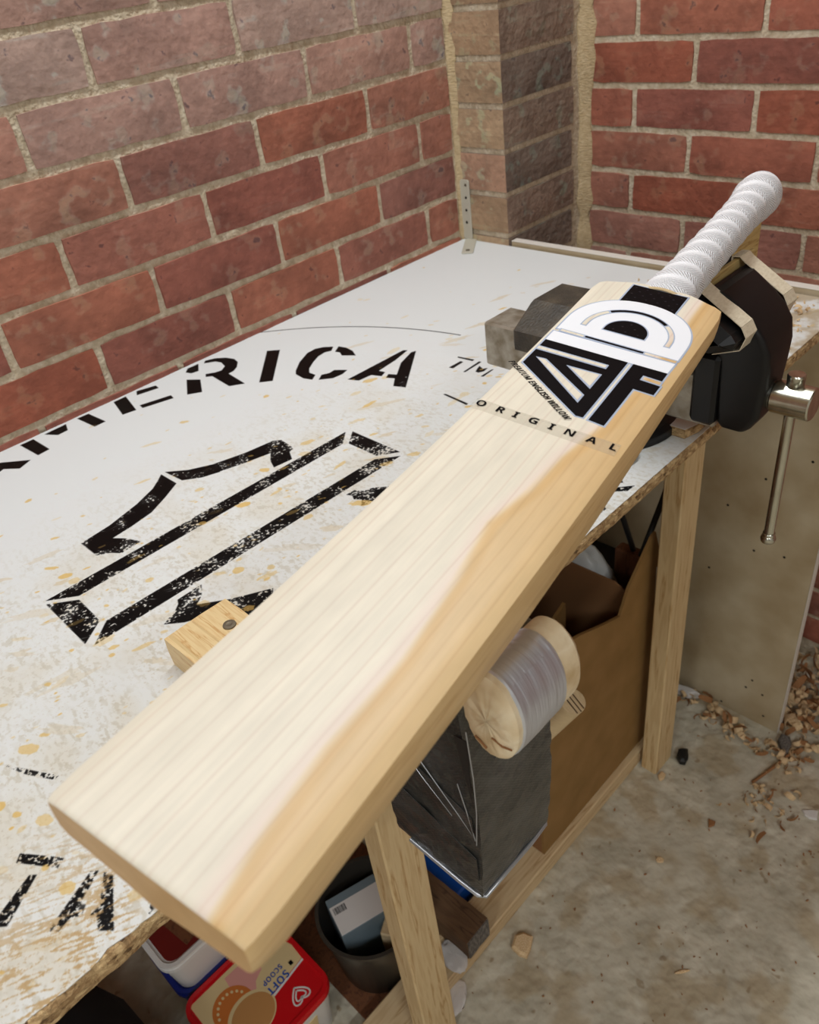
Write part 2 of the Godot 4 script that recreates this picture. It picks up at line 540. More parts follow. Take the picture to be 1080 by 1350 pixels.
func tape_height() -> Image:
	# creases of the tape over its fine weave
	var a := grey(67, 0.012, 512, 4, FastNoiseLite.TYPE_SIMPLEX_SMOOTH, FastNoiseLite.FRACTAL_RIDGED).get_data()
	var b := grey(68, 0.03, 512, 3).get_data()
	var out := PackedByteArray()
	out.resize(512 * 512)
	for y in 512:
		for x in 512:
			var i := y * 512 + x
			var weave := 0.05 * (float((x / 3 + y / 3) % 2))
			out[i] = int(clampf(0.55 * a[i] / 255.0 + 0.3 * b[i] / 255.0 + weave, 0, 1) * 255)
	return Image.create_from_data(512, 512, false, Image.FORMAT_L8, out)


func sleeve_height() -> Image:
	# tape pulled round a curve puckers across its length
	var a := grey(69, 0.014, 512, 3).get_data()
	var out := PackedByteArray()
	out.resize(512 * 512)
	for y in 512:
		for x in 512:
			out[y * 512 + x] = a[((y / 5) & 511) * 512 + ((x * 2) & 511)]
	return Image.create_from_data(512, 512, false, Image.FORMAT_L8, out)


func herringbone() -> Image:
	# fine slanted ribs of the grip, laid along the turns of its spiral
	var w := 1024
	var h := 1024
	var out := PackedByteArray()
	out.resize(w * h)
	for y in h:
		for x in w:
			var turn := fposmod(float(y) / h * 11.68 + float(x) / w, 1.0)
			var slant := absf(turn - 0.5) * 2.0
			var ph := float(x) / w * 46.0 + slant * 4.0
			out[y * w + x] = int(255.0 * (0.5 + 0.5 * cos(ph * TAU)) * smoothstep(0.02, 0.2, turn) * smoothstep(1.0, 0.75, turn))
	return Image.create_from_data(w, h, false, Image.FORMAT_L8, out)


func fill(mask: PackedByteArray, w: int, h: int, poly: PackedVector2Array, value := 255) -> void:
	# scan conversion with four sub-rows
	var lo := poly[0]
	var hi := poly[0]
	for q in poly:
		lo = lo.min(q)
		hi = hi.max(q)
	var n := poly.size()
	for y in range(maxi(0, int(lo.y)), mini(h - 1, int(hi.y) + 1) + 1):
		var row := PackedFloat32Array()
		var x0 := maxi(0, int(lo.x) - 1)
		var x1 := mini(w - 1, int(hi.x) + 1)
		row.resize(maxi(1, x1 - x0 + 1))
		for sub in 4:
			var yy := y + (sub + 0.5) / 4.0
			var cuts := []
			for i in n:
				var a := poly[i]
				var b := poly[(i + 1) % n]
				if (a.y <= yy) != (b.y <= yy):
					cuts.append(a.x + (yy - a.y) / (b.y - a.y) * (b.x - a.x))
			cuts.sort()
			for k in range(0, cuts.size() - 1, 2):
				for x in range(maxi(x0, int(cuts[k])), mini(x1, int(cuts[k + 1])) + 1):
					row[x - x0] += 0.25 * clampf(minf(cuts[k + 1], x + 1.0) - maxf(cuts[k], float(x)), 0, 1)
		for x in range(x0, x1 + 1):
			var i := y * w + x
			mask[i] = maxi(mask[i], int(minf(row[x - x0], 1.0) * value))


const TOP_X0 := -2.0
const TOP_X1 := -0.256
const TOP_Z1 := 0.74
const TOP_W := 2048
const TOP_H := 869


func top_px(x: float, z: float) -> Vector2:
	return Vector2((x - TOP_X0) / (TOP_X1 - TOP_X0) * TOP_W, z / TOP_Z1 * TOP_H)


func spot(c: Vector2, r: Vector2, turn: float, lump: float, n := 16) -> PackedVector2Array:
	var out := PackedVector2Array()
	for k in n:
		var a := TAU * k / n
		var d := 1.0 + lump * rng.randf_range(-1, 1)
		out.append(c + (Vector2(cos(a), sin(a)) * r * d).rotated(turn))
	return out


func tabletop_texture() -> ImageTexture:
	var w := TOP_W
	var h := TOP_H
	var ink := PackedByteArray()
	ink.resize(w * h)
	for stroke in PRINT:
		var poly := PackedVector2Array()
		for k in range(0, stroke.size(), 2):
			poly.append(top_px(stroke[k] / 1000.0, stroke[k + 1] / 1000.0))
		fill(ink, w, h, poly)
	# the thin rings round the lettering
	for ring in [[0.548, 0.0022, -2.05, -0.15]]:
		var band := PackedVector2Array()
		for side in 2:
			for k in 81:
				var a := lerpf(ring[2], ring[3], k / 80.0 if side == 0 else 1.0 - k / 80.0)
				var r: float = ring[0] + (ring[1] if side == 0 else 0.0)
				band.append(top_px(-1.1617 + r * cos(a), 0.3912 + r * sin(a)))
		fill(ink, w, h, band)
	# glue drops, thick and thin, and dirty smears; scratches through the print
	var glue := PackedByteArray()
	glue.resize(w * h)
	var smear := PackedByteArray()
	smear.resize(w * h)
	var scratch := PackedByteArray()
	scratch.resize(w * h)
	rng.seed = 77
	for k in 950:
		var x := rng.randf_range(-1.75, -0.3)
		var z := rng.randf_range(0.03, 0.73)
		var near := smoothstep(0.10, 0.42, z) * smoothstep(-0.3, -0.9, x) + 0.55 * smoothstep(0.4, 0.6, z) + 0.10
		if rng.randf() > near:
			continue
		var r := 0.0012 + 0.0055 * pow(rng.randf(), 4.0)
		var s := Vector2(r * rng.randf_range(1.0, 2.6), r * rng.randf_range(0.6, 1.0)) * TOP_W / 1.744
		fill(glue, w, h, spot(top_px(x, z), s, rng.randf_range(-0.2, 0.9), 0.25), int(rng.randf_range(45, 190)))
	for k in 130:
		# amber beads of glue dropped in front of the crest
		var x := rng.randf_range(-1.60, -1.02)
		var z := rng.randf_range(0.34, 0.73)
		if ink[int(top_px(x, z).y) * w + int(top_px(x, z).x)] > 0 and k % 4:
			continue
		var r := (0.0012 + 0.0045 * pow(rng.randf(), 2.5)) * TOP_W / 1.744
		fill(glue, w, h, spot(top_px(x, z), Vector2(r * rng.randf_range(1.0, 1.7), r), rng.randf_range(0.0, 1.2), 0.12), int(rng.randf_range(90, 215)))
	for k in 260:
		var x := rng.randf_range(-1.75, -0.3)
		var z := rng.randf_range(0.1, 0.73)
		if rng.randf() > smoothstep(0.12, 0.5, z):
			continue
		var r := rng.randf_range(0.003, 0.012) * TOP_W / 1.744
		fill(smear, w, h, spot(top_px(x, z), Vector2(r * rng.randf_range(1.0, 2.8), r * 0.5), rng.randf_range(0.2, 1.0), 0.4), int(rng.randf_range(40, 120)))
	for k in 900:
		var x := rng.randf_range(-1.7, -0.5)
		var z := rng.randf_range(0.1, 0.73)
		if rng.randf() > smoothstep(0.15, 0.45, z):
			continue
		var l := rng.randf_range(0.002, 0.012) * TOP_W / 1.744
		var d := Vector2.from_angle(rng.randf_range(-0.4, 1.6))
		var c := top_px(x, z)
		var t := Vector2(-d.y, d.x) * rng.randf_range(0.3, 0.75)
		fill(scratch, w, h, PackedVector2Array([c - d * l, c + t, c + d * l, c - t]), int(rng.randf_range(90, 230)))
	var n1 := grey(71, 0.17, 512, 3).get_data()
	var n2 := grey(72, 0.02, 512, 5).get_data()
	var n3 := grey(73, 0.006, 512, 3).get_data()
	var n5 := grey(75, 0.06, 512, 3).get_data()
	var n4 := grey(74, 0.05, 512, 4, FastNoiseLite.TYPE_SIMPLEX_SMOOTH, FastNoiseLite.FRACTAL_RIDGED).get_data()
	var out := PackedByteArray()
	out.resize(w * h * 3)
	for y in h:
		var z := TOP_Z1 * y / h
		var wz := smoothstep(0.16, 0.42, z)
		var front := smoothstep(0.50, 0.72, z)
		for x in w:
			var i := y * w + x
			var xx := TOP_X0 + 1.744 * x / w
			var a := n1[(y % 512) * 512 + x % 512] / 255.0
			var b := n2[(y % 512) * 512 + x % 512] / 255.0
			var c := n3[(y % 512) * 512 + x % 512] / 255.0
			# streaks run along the bat
			var e := n4[((y * 2 - x) & 511) * 512 + ((x + y) / 3 & 511)] / 255.0
			var left := smoothstep(-1.22, -1.42, xx)
			var wear := clampf(wz * (0.45 + 0.55 * b) * smoothstep(-0.62, -0.95, xx) + 0.25 * front + 0.5 * front * left, 0, 1)
			var r := 0.885
			var g := 0.895
			var bl := 0.892
			# a grey-beige film where the bench is used
			var film := wear * (0.30 + 0.9 * smoothstep(0.45, 0.8, c)) * 0.55
			r = lerpf(r, 0.84, film); g = lerpf(g, 0.81, film); bl = lerpf(bl, 0.74, film)
			var grit := smoothstep(0.66, 0.84, a) * wear
			r = lerpf(r, 0.70, grit * 0.4); g = lerpf(g, 0.64, grit * 0.4); bl = lerpf(bl, 0.54, grit * 0.4)
			var sm := smear[i] / 255.0
			r = lerpf(r, 0.80, sm); g = lerpf(g, 0.70, sm); bl = lerpf(bl, 0.52, sm)
			# brown dust trodden in beside the vise
			var dusty := smoothstep(-0.60, -0.42, xx) * smoothstep(0.44, 0.60, z) * smoothstep(0.40, 0.70, 0.6 * b + 0.55 * c)
			r = lerpf(r, 0.66, dusty * 0.65); g = lerpf(g, 0.57, dusty * 0.65); bl = lerpf(bl, 0.43, dusty * 0.65)
			# flaked and rubbed skin: white flecks and grey-beige hollows between them
			var fl := n5[((y + 90) % 512) * 512 + (x * 2) % 512] / 255.0
			var hollow := smoothstep(0.50, 0.30, fl) * wear * (0.35 + 0.65 * smoothstep(0.35, 0.65, b))
			r = lerpf(r, 0.76, hollow * 0.55); g = lerpf(g, 0.73, hollow * 0.55); bl = lerpf(bl, 0.66, hollow * 0.55)
			# print, chipped where it is worn
			var k := ink[i] / 255.0
			if k > 0.0:
				var chip := smoothstep(0.90 - 0.32 * wear, 0.98 - 0.30 * wear, a * 0.75 + b * 0.35)
				var sc := scratch[i] / 255.0 * (0.25 + 0.75 * wear)
				var off := clampf(chip + sc, 0, 1)
				var scuff := wear * smoothstep(0.5, 0.8, b) * 0.22
				k *= 1.0 - off
				r = lerpf(r, 0.03 + scuff, k); g = lerpf(g, 0.028 + scuff, k); bl = lerpf(bl, 0.032 + scuff * 0.95, k)
			# board worn through to its chips near the front left corner
			var bare := smoothstep(0.66, 0.80, e * 0.62 + b * 0.36 + a * 0.22) * smoothstep(0.58, 0.74, z) * (0.10 + 0.90 * left) * smoothstep(0.45, 0.70, c + 0.25 * left)
			r = lerpf(r, 0.72, bare * 0.8); g = lerpf(g, 0.58, bare * 0.8); bl = lerpf(bl, 0.38, bare * 0.8)
			var gl := glue[i] / 255.0
			r = lerpf(r, 0.86, gl); g = lerpf(g, 0.70, gl); bl = lerpf(bl, 0.38, gl)
			i *= 3
			out[i] = int(clampf(r, 0, 1) * 255); out[i + 1] = int(clampf(g, 0, 1) * 255); out[i + 2] = int(clampf(bl, 0, 1) * 255)
	return ImageTexture.create_from_image(Image.create_from_data(w, h, false, Image.FORMAT_RGB8, out))


func bat_face_texture() -> ImageTexture:
	# willow: straight grain along the blade, honey heartwood along one edge
	var w := 512
	var h := 1024
	var a := grey(81, 0.012, 512, 4).get_data()
	var b := grey(82, 0.05, 512, 4).get_data()
	var c := grey(83, 0.006, 512, 3).get_data()
	var out := PackedByteArray()
	out.resize(w * h * 3)
	var lines := [-48.0, -42.5, -34.0, -23.5, -13.0, -4.0, 5.5, 14.0, 22.0, 30.5, 39.0, 47.0]
	var edge := [[0.0, 34.0], [0.03, 29.0], [0.08, 25.0], [0.14, 25.5], [0.20, 20.0], [0.25, 12.0], [0.29, 19.0], [0.33, 22.0], [0.38, 32.0], [0.46, 33.0], [0.6, 34.0]]
	for y in h:
		var s := 0.6 * y / h
		var bound := 0.0
		for k in edge.size() - 1:
			if s >= edge[k][0] and s <= edge[k + 1][0]:
				bound = lerpf(edge[k][1], edge[k + 1][1], (s - edge[k][0]) / (edge[k + 1][0] - edge[k][0]))
		for x in w:
			var mm := -56.0 + 112.0 * x / w
			var wob := (c[((y / 4) & 511) * 512 + (x / 8 & 511)] / 255.0 - 0.5) * 5.0 * (0.4 + s * 1.6)
			var p := mm + wob
			var st := a[((y / 14) & 511) * 512 + ((x * 2) & 511)] / 255.0 - 0.5
			var gr := b[((y / 3) & 511) * 512 + ((x * 2) & 511)] / 255.0 - 0.5
			var mot := a[(y & 511) * 512 + (x & 511)] / 255.0 - 0.5
			var v := 1.0 + 0.05 * st + 0.022 * gr + 0.03 * mot
			var line := 0.0
			for l in lines:
				var d: float = absf(p - l)
				if d < 1.6:
					line = maxf(line, (1.0 - d / 1.6) * (1.0 - d / 1.6))
			line *= 0.55 + 0.45 * st
			var heart := smoothstep(-1.5, 4.0, p + wob * 0.6 - bound + 2.0 * st)
			var blush := smoothstep(-10.0, 0.0, p - bound) * (1.0 - heart)
			var r := 0.90 * v
			var g := 0.865 * v
			var bl := 0.79 * v
			r = lerpf(r, 0.92, blush * 0.5); g = lerpf(g, 0.82, blush * 0.5); bl = lerpf(bl, 0.77, blush * 0.5)
			var deep := smoothstep(0.16, 0.40, s) * 0.35 + smoothstep(0.05, 0.0, absf(p - bound - 6.0) / 100.0) * 0.4
			var hr := lerpf(0.86, 0.83, deep) * v
			var hg := lerpf(0.745, 0.665, deep) * v
			var hb := lerpf(0.565, 0.44, deep) * v
			r = lerpf(r, hr, heart); g = lerpf(g, hg, heart); bl = lerpf(bl, hb, heart)
			var k := line * 0.12
			r *= 1.0 - k * 0.55; g *= 1.0 - k * 0.9; bl *= 1.0 - k
			var i := (y * w + x) * 3
			out[i] = int(clampf(r, 0, 1) * 255); out[i + 1] = int(clampf(g, 0, 1) * 255); out[i + 2] = int(clampf(bl, 0, 1) * 255)
	return ImageTexture.create_from_image(Image.create_from_data(w, h, false, Image.FORMAT_RGB8, out))


# ---------------------------------------------------------------- the room

func rough_block(sx: float, sy: float, sz: float, seed_: int, nx := 9, ny := 4) -> ArrayMesh:
	# a brick with its face in +z: uneven arrises, a slightly pillowed and gritty face
	var r := RandomNumberGenerator.new()
	r.seed = seed_
	var n := FastNoiseLite.new()
	n.seed = seed_
	n.frequency = 16.0
	var b := Builder.new()
	var pts := []
	for j in ny + 1:
		var row := []
		for i in nx + 1:
			var x := sx * (float(i) / nx - 0.5)
			var y := sy * (float(j) / ny - 0.5)
			var z := 0.0012 * n.get_noise_2d(x * 2.0, y * 2.0) + 0.0006 * n.get_noise_2d(x * 9.0 + 5.0, y * 9.0)
			if i == 0 or i == nx:
				x += r.randf_range(-0.0012, 0.0008) * (1 if i > 0 else -1)
			if j == 0 or j == ny:
				y += r.randf_range(-0.0012, 0.0008) * (1 if j > 0 else -1)
			if i == 0 or i == nx or j == 0 or j == ny:
				z -= r.randf_range(0.0005, 0.0022)
			if (i == 0 or i == nx) and (j == 0 or j == ny):
				x -= 0.0014 * (1 if i > 0 else -1)
				y -= 0.0014 * (1 if j > 0 else -1)
			row.append(Vector3(x, y, z))
		pts.append(row)
	for j in ny:
		for i in nx:
			b.quad(pts[j][i], pts[j][i + 1], pts[j + 1][i + 1], pts[j + 1][i], 1)
	var rim := []
	for i in nx: rim.append(pts[0][i])
	for j in ny: rim.append(pts[j][nx])
	for i in nx: rim.append(pts[ny][nx - i])
	for j in ny: rim.append(pts[ny - j][0])
	for k in rim.size():
		var a: Vector3 = rim[k]
		var c: Vector3 = rim[(k + 1) % rim.size()]
		var a2 := Vector3(a.x, a.y, -sz)
		var c2 := Vector3(c.x, c.y, -sz)
		b.quad(a, a2, c2, c)
	b.close()
	return b.mesh()


var brick_shapes := {}

func brick_shape(len_: float, k: int) -> ArrayMesh:
	var key := "%.3f %d" % [len_, k]
	if not brick_shapes.has(key):
		brick_shapes[key] = rough_block(len_, 0.0645, 0.02, 900 + k + int(len_ * 1000), maxi(3, int(len_ / 0.025)), 4)
	return brick_shapes[key]


# one course after another; «at» gives the transform of a place on the wall (across, up)
func lay(wall: Node3D, a0: float, a1: float, y0: float, first: int, last: int, phase: Callable, at: Callable, tone: Callable) -> void:
	for c in range(first, last):
		var x: float = phase.call(c)
		while x < a1:
			var lo := maxf(x + 0.0055, a0)
			var hi := minf(x + PITCH - 0.0055, a1)
			x += PITCH
			if hi - lo < 0.02:
				continue
			var len_ := snappedf(hi - lo, 0.004)
			var o := put("brick", brick_shape(len_, rng.randi_range(0, 4)), tone.call((lo + hi) / 2, y0 + (c + 0.5) * COURSE), wall)
			var t: Transform3D = at.call((lo + hi) / 2, y0 + (c + 0.5) * COURSE)
			o.transform = t * Transform3D(Basis.from_euler(Vector3(rng.randf_range(-0.006, 0.006), rng.randf_range(-0.004, 0.004), rng.randf_range(-0.005, 0.005))), Vector3(0, 0, rng.randf_range(-0.0008, 0.0012)))


# the mortar bed: an uneven sheet in front of a solid slab, lying in the plane z = 0 of «t»
func mortar_wall(b: Builder, w: float, h: float, thick: float, t: Transform3D, step := 0.025, seed_ := 5) -> void:
	var n := FastNoiseLite.new()
	n.seed = seed_
	n.frequency = 22.0
	var start := b.p.size()
	var nx := maxi(2, int(w / step))
	var ny := maxi(2, int(h / step))
	var hgt := func(i: int, j: int) -> float:
		return 0.0 if i == 0 or j == 0 or i == nx or j == ny else 0.0013 * n.get_noise_2d(i * step, j * step) + 0.0008 * n.get_noise_2d(i * step * 3.3, j * step * 3.3)
	var rows := []
	for j in ny + 1:
		var row := PackedVector3Array()
		for i in nx + 1:
			row.append(Vector3(w * i / nx, h * j / ny, hgt.call(i, j)))
		rows.append(row)
	for j in ny:
		for i in nx:
			b.quad(rows[j][i], rows[j][i + 1], rows[j + 1][i + 1], rows[j + 1][i], 1)
	b.quad(Vector3(0, 0, -thick), Vector3(0, h, -thick), Vector3(w, h, -thick), Vector3(w, 0, -thick))
	for j in ny:
		b.quad(rows[j][0], rows[j + 1][0], Vector3(0, rows[j + 1][0].y, -thick), Vector3(0, rows[j][0].y, -thick))
		b.quad(rows[j + 1][nx], rows[j][nx], Vector3(w, rows[j][0].y, -thick), Vector3(w, rows[j + 1][0].y, -thick))
	for i in nx:
		b.quad(rows[0][i + 1], rows[0][i], Vector3(rows[0][i].x, 0, -thick), Vector3(rows[0][i + 1].x, 0, -thick))
		b.quad(rows[ny][i], rows[ny][i + 1], Vector3(rows[0][i + 1].x, h, -thick), Vector3(rows[0][i].x, h, -thick))
	b.moved(start, t)
	b.close()


func struct(called: String, b: Builder, m: Material) -> MeshInstance3D:
	var o := part(called, b, m)
	o.set_meta("kind", "structure")
	return o


# plain bricks beyond what the photograph shows, joined
func far_bricks(a0: float, a1: float, y0: float, y1: float, base: float, t: Callable, skip: Rect2) -> Builder:
	var b := Builder.new()
	var c0 := int(floor((y0 - base) / COURSE))
	var c1 := int(floor((y1 - base) / COURSE))
	for c in range(c0, c1):
		var x := a0 + (PITCH / 2 if posmod(c, 2) == 0 else 0.0)
		while x + PITCH < a1:
			var y := base + c * COURSE
			if not skip.has_point(Vector2(x + PITCH / 2, y + COURSE / 2)):
				var mid: Transform3D = t.call(x + PITCH / 2, y + COURSE / 2)
				box(b, Vector3(-PITCH / 2 + 0.0055, -0.0322, -0.02), Vector3(PITCH / 2 - 0.0055, 0.0322, 0.0), 0.002, mid)
			x += PITCH
	return b


func build_room() -> void:
	var b := Builder.new()
	box(b, Vector3(-5.3, -0.12, -0.25), Vector3(0.25, 0.0, 4.2), 0.0)
	struct("floor", b, M.concrete)
	b = Builder.new()
	box(b, Vector3(-5.3, 2.5, -0.25), Vector3(0.25, 2.62, 4.2), 0.0)
	struct("ceiling", b, M.ceiling)
	b = Builder.new()
	box(b, Vector3(-5.3, 0, -0.2), Vector3(-5.15, 2.5, 4.2), 0.0)
	struct("wall_back", b, M.plaster)
	b = Builder.new()
	box(b, Vector3(-5.15, 0, 4.05), Vector3(0.2, 2.5, 4.2), 0.0)
	struct("wall_front", b, M.plaster)

	# left wall: mortar slab with every brick in view laid into it
	var base := 0.951
	var proud := 0.0040
	b = Builder.new()
	mortar_wall(b, 5.15, 2.5, 0.2, Transform3D(Basis.IDENTITY, Vector3(-5.15, 0, 0)), 0.02, 5)
	var left := struct("wall_left", b, M.mortar)
	var on_left := func(x: float, y: float) -> Transform3D: return Transform3D(Basis.IDENTITY, Vector3(x, y, proud))
	rng.seed = 4
	var left_tone := func(x: float, y: float) -> Material:
		var dust := smoothstep(1.12, 1.36, y) + 0.30 * smoothstep(-0.62, -0.28, x) + rng.randf_range(-0.22, 0.22)
		var level := clampi(int(dust * 4.0), 0, 4)
		return M.brick_levels[level][rng.randi_range(0, 5)]
	lay(left, -1.86, -0.268, base, -2, 13, func(c): return -0.927 + PITCH * (-4 if posmod(c, 2) == 1 else -4.5), on_left, left_tone)
	var rest := far_bricks(-5.1, -0.3, 0.05, 2.45, base - 12 * COURSE, on_left, Rect2(-1.87, base - 2 * COURSE, 2.0, 15 * COURSE))
	part("brickwork", rest, M.brick_levels[1][1], left).set_meta("kind", "stuff")

	# the pier in the corner
	b = Builder.new()
	mortar_wall(b, 0.252, 2.5, 0.112, Transform3D(Basis.IDENTITY, Vector3(-0.252, 0, 0.112)), 0.02, 6)
	var pier := struct("wall_pier", b, M.mortar)
	for c in range(-12, 13):
		var y := base + (c + 0.5) * COURSE + 0.004
		var whole := 0.214 if posmod(c, 2) == 0 else 0.208
		var lo := Vector3(-0.2565, y - 0.0322, 0.004)
		var hi := Vector3(-0.2565 + whole, y + 0.0322, 0.1165)
		# the side towards the room's middle wears a coat of dust: a surface of its own
		var whole_brick := rough_solid(lo, hi, 300 + c)
		var clean := Builder.new()
		var dusty := Builder.new()
		for k in range(0, whole_brick.p.size(), 3):
			var mid := (whole_brick.p[k] + whole_brick.p[k + 1] + whole_brick.p[k + 2]) / 3.0
			var side: Builder = dusty if mid.x < lo.x + 0.0035 else clean
			for e in 3:
				side.p.append(whole_brick.p[k + e])
				side.u.append(Vector2.ZERO)
			side.g.append(-1)
		var am := clean.mesh()
		am.surface_set_material(0, M.brick_grey[rng.randi_range(0, 2)] if rng.randf() < 0.75 else M.brick_levels[2][rng.randi_range(0, 5)])
		am.add_surface_from_arrays(Mesh.PRIMITIVE_TRIANGLES, dusty.mesh().surface_get_arrays(0))
		am.surface_set_material(1, M.brick_coated[rng.randi_range(0, 2)])
		put("brick", am, null, pier)

	# right wall, seen beyond the pier and the bench
	b = Builder.new()
	var to_right := Transform3D(Basis(Vector3(0, 0, 1), Vector3(0, 1, 0), Vector3(-1, 0, 0)), Vector3(0, 0, 0.0))
	mortar_wall(b, 4.05, 2.5, 0.2, to_right, 0.02, 7)
	var right := struct("wall_right", b, M.mortar)
	var base2 := 0.9441
	var on_right = func(z: float, y: float) -> Transform3D: return Transform3D(Basis(Vector3(0, 0, 1), Vector3(0, 1, 0), Vector3(-1, 0, 0)), Vector3(-proud, y, z))
	var right_tone := func(z: float, y: float) -> Material:
		var dust := 0.30 * smoothstep(0.5, 0.15, z) + 0.25 * smoothstep(1.08, 0.98, y) + rng.randf_range(-0.2, 0.2)
		return M.brick_levels[clampi(int(dust * 4.0), 0, 4)][rng.randi_range(0, 5)]
	lay(right, 0.130, 1.5, base2, -12, 13, func(c): return 0.2231 + PITCH * (-1.0 if posmod(c, 2) == 0 else -0.5), on_right, right_tone)
	rest = far_bricks(1.55, 4.0, 0.05, 2.45, base2 - 12 * COURSE, on_right, Rect2(9, 9, 1, 1))
	part("brickwork", rest, M.brick_levels[0][2], right).set_meta("kind", "stuff")

	# sawdust caught in the two corners of the pier
	for q in [[Vector2(-0.252, 0.0), Vector2(-1, 1), 0.011], [Vector2(0.0, 0.112), Vector2(-1, 1), 0.020]]:
		var bb := Builder.new()
		var n := FastNoiseLite.new()
		n.seed = 17
		n.frequency = 8.0
		var rings := []
		for k in 64:
			var y := 0.70 + 1.8 * k / 63.0
			var r: float = q[2] * (1.0 + 0.8 * n.get_noise_1d(y * 3.0) + 0.4 * n.get_noise_1d(y * 14.0))
			var c: Vector2 = q[0]
			var d: Vector2 = q[1]
			rings.append([Vector3(c.x + 0.004, y, c.y - 0.004), Vector3(c.x + d.x * r, y, c.y - 0.004), Vector3(c.x + d.x * r, y, c.y + 0.0045), Vector3(c.x + d.x * r * 0.45, y, c.y + d.y * r * 0.45), Vector3(c.x - 0.0045, y, c.y + d.y * r), Vector3(c.x + 0.004, y, c.y + d.y * r)])
		for k in 63:
			for i in 6:
				var j := (i + 1) % 6
				bb.quad(rings[k][i], rings[k][j], rings[k + 1][j], rings[k + 1][i], 1)
		for e in [rings[0], rings[63]]:
			for i in range(1, 5):
				bb.tri(e[0], e[i] if e == rings[63] else e[i + 1], e[i + 1] if e == rings[63] else e[i])
		bb.close()
		var o := part("caught_sawdust", bb, M.sawdust, pier)
		o.set_meta("kind", "stuff")


# a box whose four upright faces are gridded and battered
func rough_solid(lo: Vector3, hi: Vector3, seed_: int, amp := 0.0018, step := 0.02) -> Builder:
	var n := FastNoiseLite.new()
	n.seed = seed_
	n.frequency = 12.0
	var b := Builder.new()
	var s := hi - lo
	var nx := maxi(2, int(s.x / step))
	var nz := maxi(2, int(s.z / step))
	var ny := maxi(2, int(s.y / step))
	var loop := []
	for i in nx: loop.append(Vector2(lo.x + s.x * i / nx, hi.z))
	for i in nz: loop.append(Vector2(hi.x, hi.z - s.z * i / nz))
	for i in nx: loop.append(Vector2(hi.x - s.x * i / nx, lo.z))
	for i in nz: loop.append(Vector2(lo.x, lo.z + s.z * i / nz))
	var mid := Vector2((lo.x + hi.x) / 2, (lo.z + hi.z) / 2)
	var rows := []
	for j in ny + 1:
		var row := []
		for q in loop:
			var y := lo.y + s.y * j / ny
			var d := amp * n.get_noise_3d(q.x * 4.0, y * 4.0, q.y * 4.0)
			if j == 0 or j == ny:
				d -= amp * 0.8
			var away: Vector2 = (q - mid).normalized()
			row.append(Vector3(q.x + away.x * d, y, q.y + away.y * d))
		rows.append(row)
	for j in ny:
		for i in loop.size():
			var k := (i + 1) % loop.size()
			b.quad(rows[j][i], rows[j][k], rows[j + 1][k], rows[j + 1][i])
	for e in [0, ny]:
		var c := Vector3(mid.x, rows[e][0].y, mid.y)
		for i in loop.size():
			var k := (i + 1) % loop.size()
			if e == 0: b.tri(c, rows[0][k], rows[0][i])
			else: b.tri(c, rows[ny][i], rows[ny][k])
	b.close()
	return b


# ---------------------------------------------------------------- the bat
# own axes: x across the face, y out of the face, -z from the toe to the handle

func bow(s: float) -> float:
	var t := clampf(s / 0.572, 0, 1)
	return -0.0075 * 4.0 * t * (1.0 - t)


func bow_at(s: float) -> float:
	return bow(s) if s < 0.572 else 0.0


func edge_depth(s: float) -> float:
	var k := [[0.0, 0.026], [0.012, 0.030], [0.05, 0.031], [0.12, 0.034], [0.22, 0.038], [0.32, 0.037], [0.42, 0.030], [0.5, 0.026], [0.572, 0.022], [0.7, 0.022]]
	for i in k.size() - 1:
		if s <= k[i + 1][0]:
			return lerpf(k[i][1], k[i + 1][1], (s - k[i][0]) / (k[i + 1][0] - k[i][0]))
	return 0.022


func spine_depth(s: float) -> float:
	var k := [[0.0, 0.036], [0.03, 0.040], [0.1, 0.049], [0.22, 0.060], [0.32, 0.060], [0.42, 0.050], [0.5, 0.042], [0.572, 0.034], [0.7, 0.034]]
	for i in k.size() - 1:
		if s <= k[i + 1][0]:
			return lerpf(k[i][1], k[i + 1][1], (s - k[i][0]) / (k[i + 1][0] - k[i][0]))
	return 0.034


func blade_point(x: float, y: float, s: float) -> Vector3:
	# the shoulders rise a little towards the handle
	var up := smoothstep(0.55, 0.572, s) * 0.013 * (1.0 - smoothstep(0.016, 0.054, absf(x)))
	return Vector3(x, y + bow(s), -(s + up))


